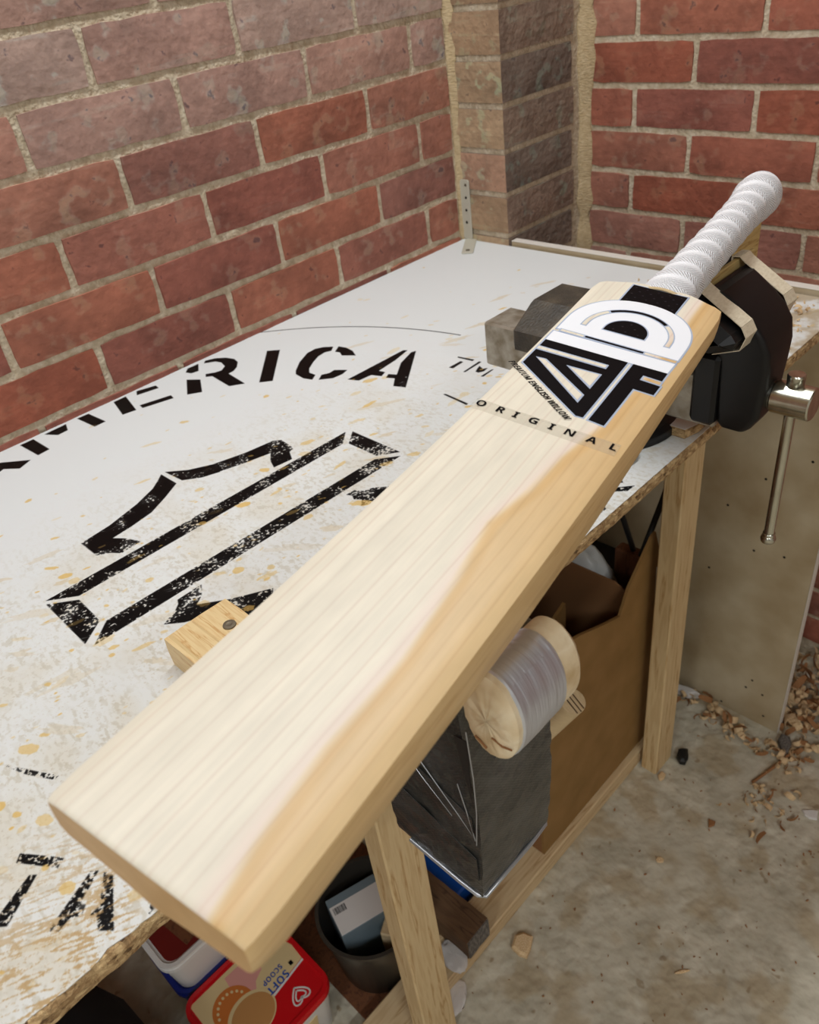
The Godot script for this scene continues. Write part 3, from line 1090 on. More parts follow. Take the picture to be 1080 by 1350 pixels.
# a flat shape on the face, cut into short lengths so that it follows the bow
func decal(b: Builder, polys: Array, lift: float, tex := false) -> void:
	for poly in polys:
		var lo: float = poly[0].y
		var hi: float = poly[0].y
		for q in poly:
			lo = minf(lo, q.y)
			hi = maxf(hi, q.y)
		var s := floorf(lo / 15.0) * 15.0
		while s < hi:
			var strip := PackedVector2Array([Vector2(-80, s), Vector2(80, s), Vector2(80, s + 15.0), Vector2(-80, s + 15.0)])
			s += 15.0
			for bit in Geometry2D.intersect_polygons(poly, strip):
				var c := ccw(bit)
				var idx := Geometry2D.triangulate_polygon(c)
				var at := func(q: Vector2, y: float) -> Vector3:
					var k := clampf(q.y / 1000.0, 0, 0.6)
					return Vector3(q.x / 1000.0, bow_at(k) + y, -q.y / 1000.0)
				var uv := func(q: Vector2) -> Vector2: return Vector2((q.x + 56.0) / 112.0, q.y / 600.0)
				for k in range(0, idx.size(), 3):
					var q := [c[idx[k]], c[idx[k + 1]], c[idx[k + 2]]]
					if (q[1] - q[0]).cross(q[2] - q[0]) < 0.0:
						q = [q[0], q[2], q[1]]
					# x right, s away: counter-clockwise in (x, s) is counter-clockwise from above
					b.tri(at.call(q[0], lift), at.call(q[2], lift), at.call(q[1], lift), -1, uv.call(q[0]), uv.call(q[2]), uv.call(q[1]))
				for i in c.size():
					var a := c[i]
					var d := c[(i + 1) % c.size()]
					b.quad(at.call(a, lift), at.call(d, lift), at.call(d, -0.0002), at.call(a, -0.0002), -1, uv.call(a), uv.call(d), uv.call(d), uv.call(a))
				b.from = b.p.size()


func grown(poly: PackedVector2Array, by: float) -> Array:
	return Geometry2D.offset_polygon(ccw(poly), by, Geometry2D.JOIN_MITER)


func pv(list: Array) -> PackedVector2Array:
	var out := PackedVector2Array()
	for k in range(0, list.size(), 2):
		out.append(Vector2(list[k], list[k + 1]))
	return out


func arch(cx: float, cy: float, rx: float, ry: float, foot: float, power := 2.0) -> PackedVector2Array:
	# a dome on straight legs, from its left foot over the top to its right foot
	var out := PackedVector2Array([Vector2(cx - rx, foot)])
	for k in 33:
		var a := PI - PI * k / 32.0
		out.append(Vector2(cx + rx * signf(cos(a)) * pow(absf(cos(a)), 2.0 / power), cy + ry * pow(sin(a), 2.0 / power)))
	out.append(Vector2(cx + rx, foot))
	return out


func arch_band(cx: float, cy: float, r_out: Vector2, r_in: Vector2, a0: float, a1: float, foot := 0.0) -> PackedVector2Array:
	var out := PackedVector2Array()
	if foot != 0.0 and a0 >= 179.0: out.append(Vector2(cx - r_out.x, foot))
	for k in 25:
		var a := deg_to_rad(lerpf(a0, a1, k / 24.0))
		out.append(Vector2(cx + r_out.x * cos(a), cy + r_out.y * sin(a)))
	if foot != 0.0 and a1 <= 1.0:
		out.append(Vector2(cx + r_out.x, foot))
		out.append(Vector2(cx + r_in.x, foot))
	for k in 25:
		var a := deg_to_rad(lerpf(a1, a0, k / 24.0))
		out.append(Vector2(cx + r_in.x * cos(a), cy + r_in.y * sin(a)))
	if foot != 0.0 and a0 >= 179.0: out.append(Vector2(cx - r_in.x, foot))
	return out


func build_bat() -> void:
	var bat := thing("cricket_bat", "pale willow cricket bat with white ribbed grip lying across the vise and bench edge", "cricket bat")
	bat.transform = Transform3D(Basis(Vector3(0.19059, -0.14275, 0.97123), Vector3(0.01815, 0.98971, 0.14191), Vector3(-0.9815, -0.00942, 0.19122)).orthonormalized(), Vector3(-1.43325, 1.16634, 0.88202))

	# blade: face, edges and back as one closed body; the face is a surface of its own
	var st := []
	for k in 9: st.append(0.004 * pow(k / 8.0, 1.6))
	for k in range(1, 45): st.append(0.004 + (0.572 - 0.004) * k / 44.0)
	var nf := 18
	var face := Builder.new()
	var body := Builder.new()
	var rings := []
	for s in st:
		var toe := sqrt(maxf(0.0, 1.0 - pow(1.0 - minf(s / 0.004, 1.0), 2.0)))
		var tuck := 0.0013 * (1.0 - toe)              # rounded arris of the toe
		var corner := 0.0018 * pow(1.0 - minf(s / 0.012, 1.0), 2.0)
		var sh := 0.002 * pow(clampf((s - 0.560) / 0.012, 0, 1), 2.0)
		var w := 0.054 - corner - sh
		var e := edge_depth(s)
		var d := spine_depth(s)
		var ring := []
		for i in nf + 1:
			var x := -w + 2.0 * w * i / nf
			var fall := 0.0018 * pow(maxf(0.0, (absf(x) - w + 0.004) / 0.004), 2.0)
			ring.append(blade_point(x, -tuck - fall, s))
		ring.append(blade_point(w + 0.0006, -tuck - 0.0045, s))
		ring.append(blade_point(w + 0.0010, -e * 0.5, s))
		ring.append(blade_point(w + 0.0004, -e + 0.004, s))
		ring.append(blade_point(w - 0.003, -e, s))
		for i in range(1, 12):
			var f := i / 12.0
			var x := lerpf(w - 0.003, -w + 0.003, f)
			var k := 1.0 - absf(f - 0.5) * 2.0
			ring.append(blade_point(x, -e - (d - e) * (0.35 * k + 0.65 * k * k), s))
		ring.append(blade_point(-w + 0.003, -e, s))
		ring.append(blade_point(-w - 0.0004, -e + 0.004, s))
		ring.append(blade_point(-w - 0.0010, -e * 0.5, s))
		ring.append(blade_point(-w - 0.0006, -tuck - 0.0045, s))
		rings.append(ring)
	var n: int = rings[0].size()
	for k in rings.size() - 1:
		for i in n:
			var j := (i + 1) % n
			var q := [rings[k][i], rings[k][j], rings[k + 1][j], rings[k + 1][i]]
			if i < nf:
				var uv := q.map(func(v): return Vector2((v.x * 1000.0 + 56.0) / 112.0, -v.z / 0.6))
				face.quad(q[0], q[1], q[2], q[3], 1, uv[0], uv[1], uv[2], uv[3])
			else:
				body.quad(q[0], q[1], q[2], q[3], 1 if i < nf + 4 or i >= n - 4 else 2)
	face.close_sheet(Vector3.UP)
	# keep the same winding for the body: outward means away from the middle of the blade
	var top := Builder.new()
	for e in [0, rings.size() - 1]:
		var c := Vector3.ZERO
		for v in rings[e]: c += v
		c /= n
		var b: Builder = top if e == 0 else body
		for i in n:
			var j := (i + 1) % n
			if e == 0: b.tri(c, rings[e][j], rings[e][i])
			else: b.tri(c, rings[e][i], rings[e][j])
	body.close()
	top.close_sheet(Vector3(0, 0, 1))
	var face_m := mat(Color.WHITE, 0.42)
	face_m.metallic_specular = 0.3
	face_m.albedo_texture = bat_face_texture()
	face_m.clearcoat_enabled = true
	face_m.clearcoat = 0.22
	face_m.clearcoat_roughness = 0.3
	M.bat_face = face_m
	var am := face.mesh()
	body.mesh().surface_get_arrays(0)
	var st2 := SurfaceTool.new()
	st2.begin(Mesh.PRIMITIVE_TRIANGLES)
	am.surface_set_material(0, face_m)
	for extra in [[body, M.willow_side], [top, M.willow_toe]]:
		am.add_surface_from_arrays(Mesh.PRIMITIVE_TRIANGLES, extra[0].mesh().surface_get_arrays(0))
		am.surface_set_material(am.get_surface_count() - 1, extra[1])
	put("blade", am, null, bat).set_meta("label", "pale willow blade with straight grain and honey heartwood along one edge")

	# handle wound with a white grip: a turned cane under a scalloped spiral
	var g := Builder.new()
	var prof := [[0.5815, 0.0268, 0.0160], [0.587, 0.0252, 0.0176], [0.600, 0.0224, 0.0184], [0.620, 0.0198, 0.0184], [0.65, 0.0184, 0.0180], [0.74, 0.0180, 0.0178], [0.82, 0.0182, 0.0182], [0.862, 0.0196, 0.0196], [0.882, 0.0222, 0.0222], [0.900, 0.0230, 0.0230], [0.916, 0.0216, 0.0216], [0.925, 0.0178, 0.0178], [0.9305, 0.0105, 0.0105], [0.932, 0.0, 0.0]]
	var seg := 72
	var rows := []
	var steps := 260
	for k in steps + 1:
		var s := 0.5815 + (0.932 - 0.5815) * k / steps
		var rx := 0.0
		var ry := 0.0
		for i in prof.size() - 1:
			if s <= prof[i + 1][0] + 1e-6:
				var f: float = (s - prof[i][0]) / (prof[i + 1][0] - prof[i][0])
				if i < prof.size() - 4: f = smoothstep(0, 1, f)
				rx = lerpf(prof[i][1], prof[i + 1][1], f)
				ry = lerpf(prof[i][2], prof[i + 1][2], f)
				break
		var row := []
		for i in seg + 1:
			var a := TAU * i / seg
			var turn := fposmod((s - 0.5815) / 0.0300 - float(i) / seg, 1.0)
			var ridge := 0.0024 * (pow(turn, 0.7) * smoothstep(1.0, 0.86, turn)) * smoothstep(0.584, 0.615, s) * smoothstep(0.930, 0.905, s)
			row.append(Vector3((rx + ridge) * cos(a), -0.0150 + (ry + ridge) * sin(a), -s))
		rows.append(row)
	for k in steps:
		for i in seg:
			var u0 := Vector2(float(i) / seg, float(k) / steps)
			var u1 := Vector2(float(i + 1) / seg, float(k + 1) / steps)
			g.quad(rows[k][i], rows[k][i + 1], rows[k + 1][i + 1], rows[k + 1][i], 1, u0, Vector2(u1.x, u0.y), u1, Vector2(u0.x, u1.y))
	g.close()
	part("grip", g, M.rubber, bat)
	var tw := Builder.new()
	for q in 3:
		var ring := []
		for i in 41:
			var a := TAU * i / 40.0
			ring.append(Vector3(0.0268 * cos(a), -0.0150 + 0.0160 * sin(a), -0.5795 - 0.0012 * q))
		tube(tw, ring, 0.0008, 6)
	part("binding", tw, M.twine, bat)

	# the printed sticker: outlines, white and black shapes, windows of bare wood
	var sticker := Node3D.new()
	sticker.name = "sticker"
	bat.add_child(sticker)
	sticker.set_meta("label", "black and white geometric maker's sticker with pale blue outlines")
	var tab := pv([-24, 538, 22, 538, 22.3, 578.5, -24, 578.5])
	var dome := arch(-1.0, 500, 48.2, 51.3, 480, 2.15)
	var bar := pv([-49.8, 460, 46.4, 460, 47.0, 475, -49.8, 475])
	var arrow := pv([-49.6, 460, -49.6, 421, 11.7, 377.3, 16.7, 377.8, 16.7, 460])
	var flag := pv([20.9, 460, 20.9, 377.2, 32.4, 376, 32.6, 428.6, 47.6, 428.2, 47.8, 441.2, 46.6, 441.4, 46.6, 460])
	var lines := Builder.new()
	for shape in [tab, dome, bar, arrow, flag]:
		decal(lines, grown(shape, 1.35), 0.00012)
	part("outline", lines, M.blue_line, sticker)
	var black := Builder.new()
	for shape in [tab, arrow, flag]:
		black = Builder.new()
		decal(black, [shape], 0.00024)
		part("black_shape", black, M.ink, sticker)
	var white := Builder.new()
	for shape in [dome, bar]:
		white = Builder.new()
		decal(white, [shape], 0.00034)
		part("white_shape", white, M.white_vinyl, sticker)
	# inner outlines on the white and the black
	var inner := Builder.new()
	var slot := arch_band(0, 500, Vector2(36.3, 36.6), Vector2(31.0, 31.4), 180, 0, 494)
	var core := arch(-1.2, 500, 16.6, 17.8, 496)
	var seam := pv([-46.5, 476, 47.8, 475, 47.8, 480.4, -46.5, 481])
	var slit := pv([-49.6, 443.0, 6.4, 443.0, 6.4, 449.0, -49.6, 449.0])
	var wedge := pv([-44.8, 433.0, -36.6, 433.8, 6.6, 403.4, 6.6, 392.2])
	var tri := pv([-20.4, 433.4, 6.9, 434.6, 6.9, 412.6])
	var notch := pv([32.6, 442.0, 47.9, 441.0, 47.9, 447.6, 32.6, 448.4])
	decal(inner, [slot, seam, slit, wedge, tri, notch], 0.00044)
	decal(inner, grown(core, 1.1), 0.00044)
	part("outline", inner, M.blue_line, sticker)
	var dark := Builder.new()
	for shape in [core, arch_band(0, 500, Vector2(35.2, 35.5), Vector2(32.0, 32.4), 133, 48), pv([-25.2, 477.4, 21.6, 476.8, 21.6, 479.2, -25.2, 479.8])]:
		dark = Builder.new()
		decal(dark, [shape], 0.00054)
		part("black_shape", dark, M.ink, sticker)
	var bare := Builder.new()
	for shape in [arch_band(0, 500, Vector2(35.2, 35.5), Vector2(32.0, 32.4), 180, 136, 495.2), arch_band(0, 500, Vector2(35.2, 35.5), Vector2(32.0, 32.4), 45, 0, 495.2),
		pv([-45.4, 477.2, -26.4, 477.0, -26.4, 479.6, -45.4, 480.0]), pv([22.8, 476.6, 46.8, 476.0, 46.8, 479.2, 22.8, 479.4]),
		pv([-49.6, 444.3, 5.2, 444.3, 5.2, 447.7, -49.6, 447.7]), pv([-42.6, 431.8, -37.0, 432.4, 5.2, 402.6, 5.2, 395.0]),
		pv([-17.0, 432.0, 5.4, 433.0, 5.4, 416.0]), pv([34.0, 443.4, 46.8, 442.4, 46.8, 446.2, 34.0, 447.0])]:
		bare = Builder.new()
		decal(bare, [shape], 0.00054)
		part("bare_window", bare, face_m, sticker)
	var dots := Builder.new()
	for r in 5:
		for c in 5:
			var q := Vector2(-20.0 + 9.6 * c + (4.8 if r % 2 else 0.0), 551.5 + 5.6 * r)
			if q.x < 20.5 and q.y < 577.0:
				decal(dots, [pv([q.x - 1.1, q.y, q.x, q.y - 0.9, q.x + 1.1, q.y, q.x, q.y + 0.9])], 0.00034)
	for q in [Vector2(-11, 500), Vector2(-1, 500), Vector2(9, 500), Vector2(-6, 507), Vector2(4, 507), Vector2(-1, 513)]:
		decal(dots, [pv([q.x - 1.1, q.y, q.x, q.y - 0.9, q.x + 1.1, q.y, q.x, q.y + 0.9])], 0.00064)
	part("dots", dots, M.ink_dot, sticker).set_meta("kind", "stuff")
	# lettering lies on its side of the sticker and on a clear strip
	var flat := Basis(Vector3(1, 0, 0), Vector3(0, 0, -1), Vector3(0, 1, 0))
	var dir := Vector2(58.0, -41.6).normalized()
	var slant := Basis(Vector3(dir.x, 0, -dir.y), Vector3(dir.x * 0.22 - dir.y, 0, -dir.x - dir.y * 0.22), Vector3(0, 1, 0))
	var mid := Vector2(-24.4, 394.3)
	words("lettering", "PREMIUM ENGLISH WILLOW", 0.0038, M.ink, sticker, Transform3D(Basis(slant.x * 0.96, slant.y, slant.z), Vector3(mid.x / 1000.0, bow_at(mid.y / 1000.0) + 0.0004, -mid.y / 1000.0)))
	var film := Builder.new()
	decal(film, [pv([-54.6, 349.4, 50.6, 348.6, 50.2, 361.8, -54.6, 361.6])], 0.00012)
	part("clear_strip", film, M.clear_film, bat)
	var xs := [-49.4, -34.6, -22.8, -9.6, 3.6, 16.6, 32.0, 46.6]
	for k in 8:
		words("lettering", "ORIGINAL"[k], 0.0068, M.ink, bat, Transform3D(Basis(flat.x * 1.12, flat.y, flat.z), Vector3(xs[k] / 1000.0, bow_at(0.357) + 0.0004, -0.3568)))


# ---------------------------------------------------------------- bench and vise

func build_bench() -> void:
	var bench := thing("workbench", "white topped chipboard workbench on pine legs with worn black print along two brick walls", "workbench")
	# the board: a chipboard core under a thin white face whose front arris is chipped
	var n := FastNoiseLite.new()
	n.seed = 9
	n.frequency = 30.0
	var core := Builder.new()
	var rows := []
	var step := 0.006
	var nx := int((TOP_X1 - TOP_X0) / step)
	for j in 6:
		var row := []
		var y := T - 0.0008 - 0.0172 * j / 5.0
		for i in nx + 1:
			var x := TOP_X0 + (TOP_X1 - TOP_X0) * i / nx
			var left := smoothstep(-1.15, -1.5, x)
			var z := 0.7415 + 0.0016 * n.get_noise_2d(x * 3.0, y * 40.0) + (0.0008 + 0.0010 * left) * n.get_noise_2d(x, 7.0) - (0.0022 if j == 0 or j == 5 else 0.0)
			row.append(Vector3(x, y, z))
		rows.append(row)
	for j in 5:
		for i in nx:
			core.quad(rows[j][i], rows[j + 1][i], rows[j + 1][i + 1], rows[j][i + 1])
	for i in nx:
		for e in [0, 5]:
			var a: Vector3 = rows[e][i]
			var c: Vector3 = rows[e][i + 1]
			var q := [a, c, Vector3(c.x, c.y, 0.004), Vector3(a.x, a.y, 0.004)]
			if e == 5: q.reverse()
			core.quad(q[0], q[1], q[2], q[3])
		core.quad(Vector3(rows[0][i].x, rows[0][i].y, 0.004), Vector3(rows[0][i + 1].x, rows[0][i].y, 0.004), Vector3(rows[0][i + 1].x, rows[5][i].y, 0.004), Vector3(rows[0][i].x, rows[5][i].y, 0.004))
	for i in [0, nx]:
		for j in 5:
			var q := [rows[j][i], rows[j + 1][i], Vector3(rows[j][i].x, rows[j + 1][i].y, 0.004), Vector3(rows[j][i].x, rows[j][i].y, 0.004)]
			if i == 0: q.reverse()
			core.quad(q[0], q[1], q[2], q[3])
	core.close()
	var top := part("tabletop", core, M.chip_edge, bench)
	var face := Builder.new()
	var fr := []
	for i in nx + 1:
		var x := TOP_X0 + (TOP_X1 - TOP_X0) * i / nx
		var left := smoothstep(-1.05, -1.45, x)
		var z := 0.7398 - absf(n.get_noise_2d(x * 1.6, 3.0)) * (0.0010 + 0.005 * left * left) - 0.002 * left * maxf(0.0, n.get_noise_2d(x * 0.35, 9.0))
		fr.append(Vector2(x, z))
	for i in nx:
		var a := Vector3(fr[i].x, T, 0.0035)
		var c := Vector3(fr[i + 1].x, T, 0.0035)
		var d := Vector3(fr[i + 1].x, T, fr[i + 1].y)
		var e := Vector3(fr[i].x, T, fr[i].y)
		var uv := [a, c, d, e].map(func(v): return Vector2((v.x - TOP_X0) / (TOP_X1 - TOP_X0), v.z / TOP_Z1))
		face.quad(a, c, d, e, -1, uv[0], uv[1], uv[2], uv[3])
		var lo := Vector3(0, -0.0007, 0)
		face.quad(e, d, d + lo, e + lo, -1, uv[3], uv[2], uv[2], uv[3])
	face.close_sheet(Vector3.UP)
	var white := mat(Color.WHITE, 0.42)
	white.metallic_specular = 0.25
	white.albedo_texture = tabletop_texture()
	relief(white, bumps(grey(72, 0.02, 512, 5), 2.0), 0.35)
	white.uv1_scale = Vector3.ONE
	white.normal_enabled = false
	part("melamine_face", face, white, top).set_meta("label", "white face with worn black stencil lettering, a ring and a banner crest")

	# legs of 38 x 63 sawn timber, rails and bearers
	for q in [[-1.171, 0.596], [-0.4965, 0.596], [-1.171, 0.03], [-0.4965, 0.03], [-1.90, 0.596]]:
		var b := Builder.new()
		box(b, Vector3(q[0], 0.0, q[1]), Vector3(q[0] + 0.0605, T - 0.0185, q[1] + 0.034), 0.0022)
		part("leg", b, M.pine_y, bench)
	for q in [[Vector3(-1.88, 0.0, 0.525), Vector3(-0.438, 0.040, 0.588)], [Vector3(-0.435, T - 0.081, 0.598), Vector3(-0.258, T - 0.0185, 0.630)], [Vector3(-1.84, T - 0.0815, 0.03), Vector3(-0.5, T - 0.0185, 0.066)]]:
		var b := Builder.new()
		box(b, q[0], q[1], 0.002)
		part("rail", b, M.pine_x, bench)

	# the white board that closes the end of the bench
	var panel := thing("end_panel", "tall white laminated board standing on the floor at the far end of the bench", "panel")
	var b := Builder.new()
	box(b, Vector3(-0.2500, 0.0, 0.118), Vector3(-0.234, 0.9455, 0.7680), 0.0008)
	part("board", b, M.white_panel, panel)
	b = Builder.new()
	box(b, Vector3(-0.2508, 0.001, 0.7681), Vector3(-0.2332, 0.946, 0.7695), 0.0004)
	box(b, Vector3(-0.2506, 0.9452, 0.1185), Vector3(-0.2334, 0.9466, 0.7690), 0.0004)
	part("edging", b, M.panel_edge, panel)
	rng.seed = 21
	for q in [[0.60, 0.70], [0.68, 0.70], [0.60, 0.52], [0.68, 0.50], [0.66, 0.44], [0.58, 0.36], [0.70, 0.115], [0.69, 0.088], [0.725, 0.088], [0.645, 0.012], [0.735, 0.03], [0.66, 0.60], [0.73, 0.66], [0.715, 0.45]]:
		var h := Builder.new()
		lathe(h, [[0.0, -0.002], [0.0026, -0.002], [0.0026, 0.0002], [0.0, 0.0002]], 10, Transform3D(Basis(Vector3(0, 1, 0), Vector3(-1, 0, 0), Vector3(0, 0, 1)), Vector3(-0.2500, q[1], q[0])))
		part("screw_hole", h, M.hole, panel)

	# angle bracket where bench, wall and pier meet
	var br := thing("angle_bracket", "small pale metal angle bracket screwed to the pier and bench in the corner", "bracket", Vector3(-0.2566, T, 0.016))
	b = Builder.new()
	var plate := rounded(0.0225, 0.112, 0.004, 4)
	prism(b, plate, 0.0, 0.0020, Transform3D(Basis(Vector3(0, 0, 1), Vector3(0, 1, 0), Vector3(-1, 0, 0)), Vector3(0, 0.058, 0)), 0.0004)
	part("upright", b, M.zinc, br)
	b = Builder.new()
	prism(b, rounded(0.0225, 0.088, 0.004, 4), 0.0, 0.0020, Transform3D(Basis.from_euler(Vector3(0, 0.62, 0)) * Basis(Vector3(0, 0, 1), Vector3(-1, 0, 0), Vector3(0, 1, 0)), Vector3(-0.034, 0.0004, 0.030)), 0.0004)
	part("foot", b, M.zinc, br)
	for k in 4:
		b = Builder.new()
		lathe(b, [[0.0, 0.0], [0.0026, 0.0], [0.0026, 0.0006], [0.0, 0.0006]], 12, Transform3D(Basis(Vector3(0, 1, 0), Vector3(-1, 0, 0), Vector3(0, 0, 1)), Vector3(-0.0019, 0.034 + 0.0235 * k, 0.001 * k)))
		part("screw" if k == 3 else "hole", b, M.screw if k == 3 else M.hole, br)
	b = Builder.new()
	lathe(b, [[0.0, 0.0], [0.0042, 0.0], [0.0036, 0.0016], [0.0, 0.002]], 12, Transform3D(Basis.IDENTITY, Vector3(-0.058, 0.0022, 0.047)))
	part("screw", b, M.screw, br)

	# loose packing board under the lip of the vise
	var pk := thing("packing_board", "small white faced board with a drilled hole under the vise at the bench edge", "board", Vector3(-0.668, T, 0.700))
	b = Builder.new()
	prism(b, pv([-0.046, -0.036, 0.05, -0.036, 0.05, 0.030, 0.02, 0.034, -0.024, 0.036, -0.046, 0.030]), 0.0, 0.0115, Transform3D(Basis(Vector3(1, 0, 0), Vector3(0, 0, 1), Vector3(0, -1, 0)), Vector3(0, 0.0118, 0)), 0.0008)
	var slab := part("board", b, M.chip_edge, pk)
	b = Builder.new()
	prism(b, pv([-0.045, -0.035, 0.049, -0.035, 0.049, 0.029, 0.02, 0.033, -0.024, 0.035, -0.045, 0.029]), 0.0, 0.0007, Transform3D(Basis(Vector3(1, 0, 0), Vector3(0, 0, 1), Vector3(0, -1, 0)), Vector3(0, 0.0124, 0)))
	part("white_face", b, M.white_plastic, slab)
	b = Builder.new()
	lathe(b, [[0.0, 0.0], [0.0048, 0.0], [0.0048, 0.0004], [0.0, 0.0004]], 16, Transform3D(Basis.IDENTITY, Vector3(-0.008, 0.0124, 0.018)))
	part("drilled_hole", b, M.hole, slab)

	# block that props the bat, planed pine with a screw in its top
	var blk := thing("wood_block", "chunky pine offcut with a screw head lying on the bench under the bat", "block", Vector3(-1.287, T, 0.5515))
	b = rough_solid(Vector3(0, 0, 0), Vector3(0.066, 0.0315, 0.115), 71, 0.0012, 0.012)
	part("body", b, M.pine_z, blk)
	b = Builder.new()
	prism(b, pv([0.004, 0.0314, 0.030, 0.0314, 0.027, 0.0338, 0.007, 0.0334]), 0.002, 0.11, Transform3D.IDENTITY, 0.001)
	part("ridge", b, M.pine_z, blk)
	b = Builder.new()
	lathe(b, [[0.0, 0.0], [0.0062, 0.0], [0.0058, 0.0012], [0.0030, 0.0014], [0.0, 0.0008]], 20, Transform3D(Basis.IDENTITY, Vector3(0.047, 0.0314, 0.034)))
	part("screw", b, M.screw, blk)


func hull_prism(b: Builder, poly: Array, x0: float, x1: float, c := 0.002) -> void:
	# a side view drawn in (z, y), pushed along x
	prism(b, pv(poly), -x1, -x0, Transform3D(Basis(Vector3(0, 0, 1), Vector3(0, 1, 0), Vector3(-1, 0, 0)), Vector3.ZERO), c)


func build_vise() -> void:
	var v := thing("bench_vise", "large black bench vise with taped jaws and steel handle bolted to the bench edge", "vise")
	# swivel base with lugs
	var b := Builder.new()
	lathe(b, [[0.0, 0.0], [0.092, 0.0, 1], [0.092, 0.010, 2], [0.085, 0.014, 3], [0.078, 0.022, 3], [0.072, 0.030, 4], [0.0, 0.030]], 48, Transform3D(Basis.IDENTITY, Vector3(-0.712, T + 0.0002, 0.622)))
	for a in [2.45, 0.35, 4.5]:
		lathe(b, [[0.0, 0.0], [0.024, 0.0, 1], [0.024, 0.011, 2], [0.020, 0.014, 3], [0.0, 0.014]], 24, Transform3D(Basis.IDENTITY, Vector3(-0.712 + 0.098 * cos(a), T + 0.0002, 0.622 + 0.098 * sin(a))))
	part("swivel_base", b, M.black_paint, v)
	b = Builder.new()
	lathe(b, [[0.0, 0.0], [0.009, 0.0, 1], [0.009, 0.007, 2], [0.0, 0.007]], 6, Transform3D(Basis.IDENTITY, Vector3(-0.712 + 0.098 * cos(2.45), T + 0.0142, 0.622 + 0.098 * sin(2.45))))
	part("bolt", b, M.screw, v)
	# fixed body: a foot, a throat round the slide and the anvil over it
	b = Builder.new()
	hull_prism(b, [0.545, T + 0.03, 0.690, T + 0.03, 0.690, 1.035, 0.54, 1.035], -0.748, -0.672, 0.004)
	part("body", b, M.black_paint, v)
	b = Builder.new()
	# the anvil is drawn across (x, y) and pushed along z
	prism(b, pv([-0.768, 1.026, -0.650, 1.026, -0.650, 1.052, -0.672, 1.074, -0.728, 1.074, -0.768, 1.050]), 0.528, 0.700, Transform3D.IDENTITY, 0.006)
	part("anvil", b, M.dusty_paint, v)
	b = Builder.new()
	hull_prism(b, [0.688, 1.036, 0.740, 1.040, 0.740, 1.122, 0.728, 1.126, 0.700, 1.085], -0.775, -0.640, 0.003)
	part("fixed_jaw", b, M.black_paint, v)
	# the slide runs out behind and to the moving jaw in front
	b = Builder.new()
	box(b, Vector3(-0.7355, 0.9750, 0.4585), Vector3(-0.680, 1.0335, 0.771), 0.0025)
	part("slide", b, M.bare_steel, v)
	b = Builder.new()
	box(b, Vector3(-0.7410, 0.9795, 0.744), Vector3(-0.6745, 1.0600, 0.7715), 0.004)
	part("slide_housing", b, M.black_paint, v)
	# moving jaw: a casting that widens from its foot to the sloping top
	b = Builder.new()
	var sections := [[0.978, -0.7315, -0.6885, 0.774, 0.802], [0.983, -0.7330, -0.6870, 0.771, 0.807], [0.998, -0.7338, -0.6862, 0.769, 0.8150], [1.050, -0.7350, -0.6840, 0.765, 0.8190], [1.070, -0.7370, -0.6780, 0.761, 0.8180], [1.086, -0.7400, -0.6700, 0.757, 0.8120], [1.099, -0.7410, -0.6680, 0.756, 0.8020], [1.110, -0.7410, -0.6680, 0.756, 0.7900], [1.1215, -0.7410, -0.6680, 0.756, 0.7745], [1.1265, -0.7400, -0.6690, 0.757, 0.7660]]
	var loops := []
	for q in sections:
		var ring := []
		for c in rounded(q[2] - q[1], q[4] - q[3], minf(0.007, (q[4] - q[3]) * 0.4), 5):
			ring.append(Vector3((q[1] + q[2]) / 2 + c.x, q[0], (q[3] + q[4]) / 2 + c.y))
		loops.append(ring)
	var m: int = loops[0].size()
	for k in loops.size() - 1:
		for i in m:
			var j := (i + 1) % m
			b.quad(loops[k][i], loops[k][j], loops[k + 1][j], loops[k + 1][i], 1)
	for i in range(1, m - 1):
		b.tri(loops[0][0], loops[0][i + 1], loops[0][i])
		b.tri(loops[-1][0], loops[-1][i], loops[-1][i + 1])
	b.close()
	part("moving_jaw", b, M.black_paint, v)
	b = Builder.new()
	# its head: a sloping bar with rounded ends wider than the body
	hull_prism(b, [0.7475, 1.080, 0.7475, 1.122, 0.753, 1.1275, 0.794, 1.101, 0.7995, 1.094, 0.797, 1.086, 0.774, 1.078], -0.782, -0.634, 0.010)
	part("jaw_head", b, M.black_paint, v)
	# plywood cheeks between the jaws
	b = Builder.new()
	box(b, Vector3(-0.770, 1.074, 0.7425), Vector3(-0.632, 1.1330, 0.7475), 0.0006)
	part("jaw_liner", b, M.ply, v)
	b = Builder.new()
	box(b, Vector3(-0.640, 1.085, 0.7035), Vector3(-0.540, 1.166, 0.7125), 0.0006)
	part("jaw_liner", b, M.ply, v).set_meta("label", "yellow plywood liner")
	# tape wound over the head and the liner at both ends
	for x in [[-0.7600, -0.7375], [-0.6700, -0.6490]]:
		b = Builder.new()
		var path := [Vector2(0.7415, 1.080), Vector2(0.7412, 1.1352), Vector2(0.7490, 1.1358), Vector2(0.7545, 1.1312), Vector2(0.7975, 1.1045), Vector2(0.8030, 1.095), Vector2(0.7985, 1.082), Vector2(0.772, 1.072)]
		for k in path.size() - 1:
			var p0: Vector2 = path[k]
			var p1: Vector2 = path[k + 1]
			var nrm := Vector2(-(p1 - p0).y, (p1 - p0).x).normalized() * 0.0008
			hull_prism(b, [p0.x, p0.y, p1.x, p1.y, p1.x + nrm.x, p1.y + nrm.y, p0.x + nrm.x, p0.y + nrm.y], x[0], x[1], 0.0)
		part("tape_wrap", b, M.masking_tape, v)
	# spindle head and its sliding handle
	b = Builder.new()
	var ax := Transform3D(Basis(Vector3(1, 0, 0), Vector3(0, 0, 1), Vector3(0, -1, 0)), Vector3(-0.7085, 1.0165, 0.8125))
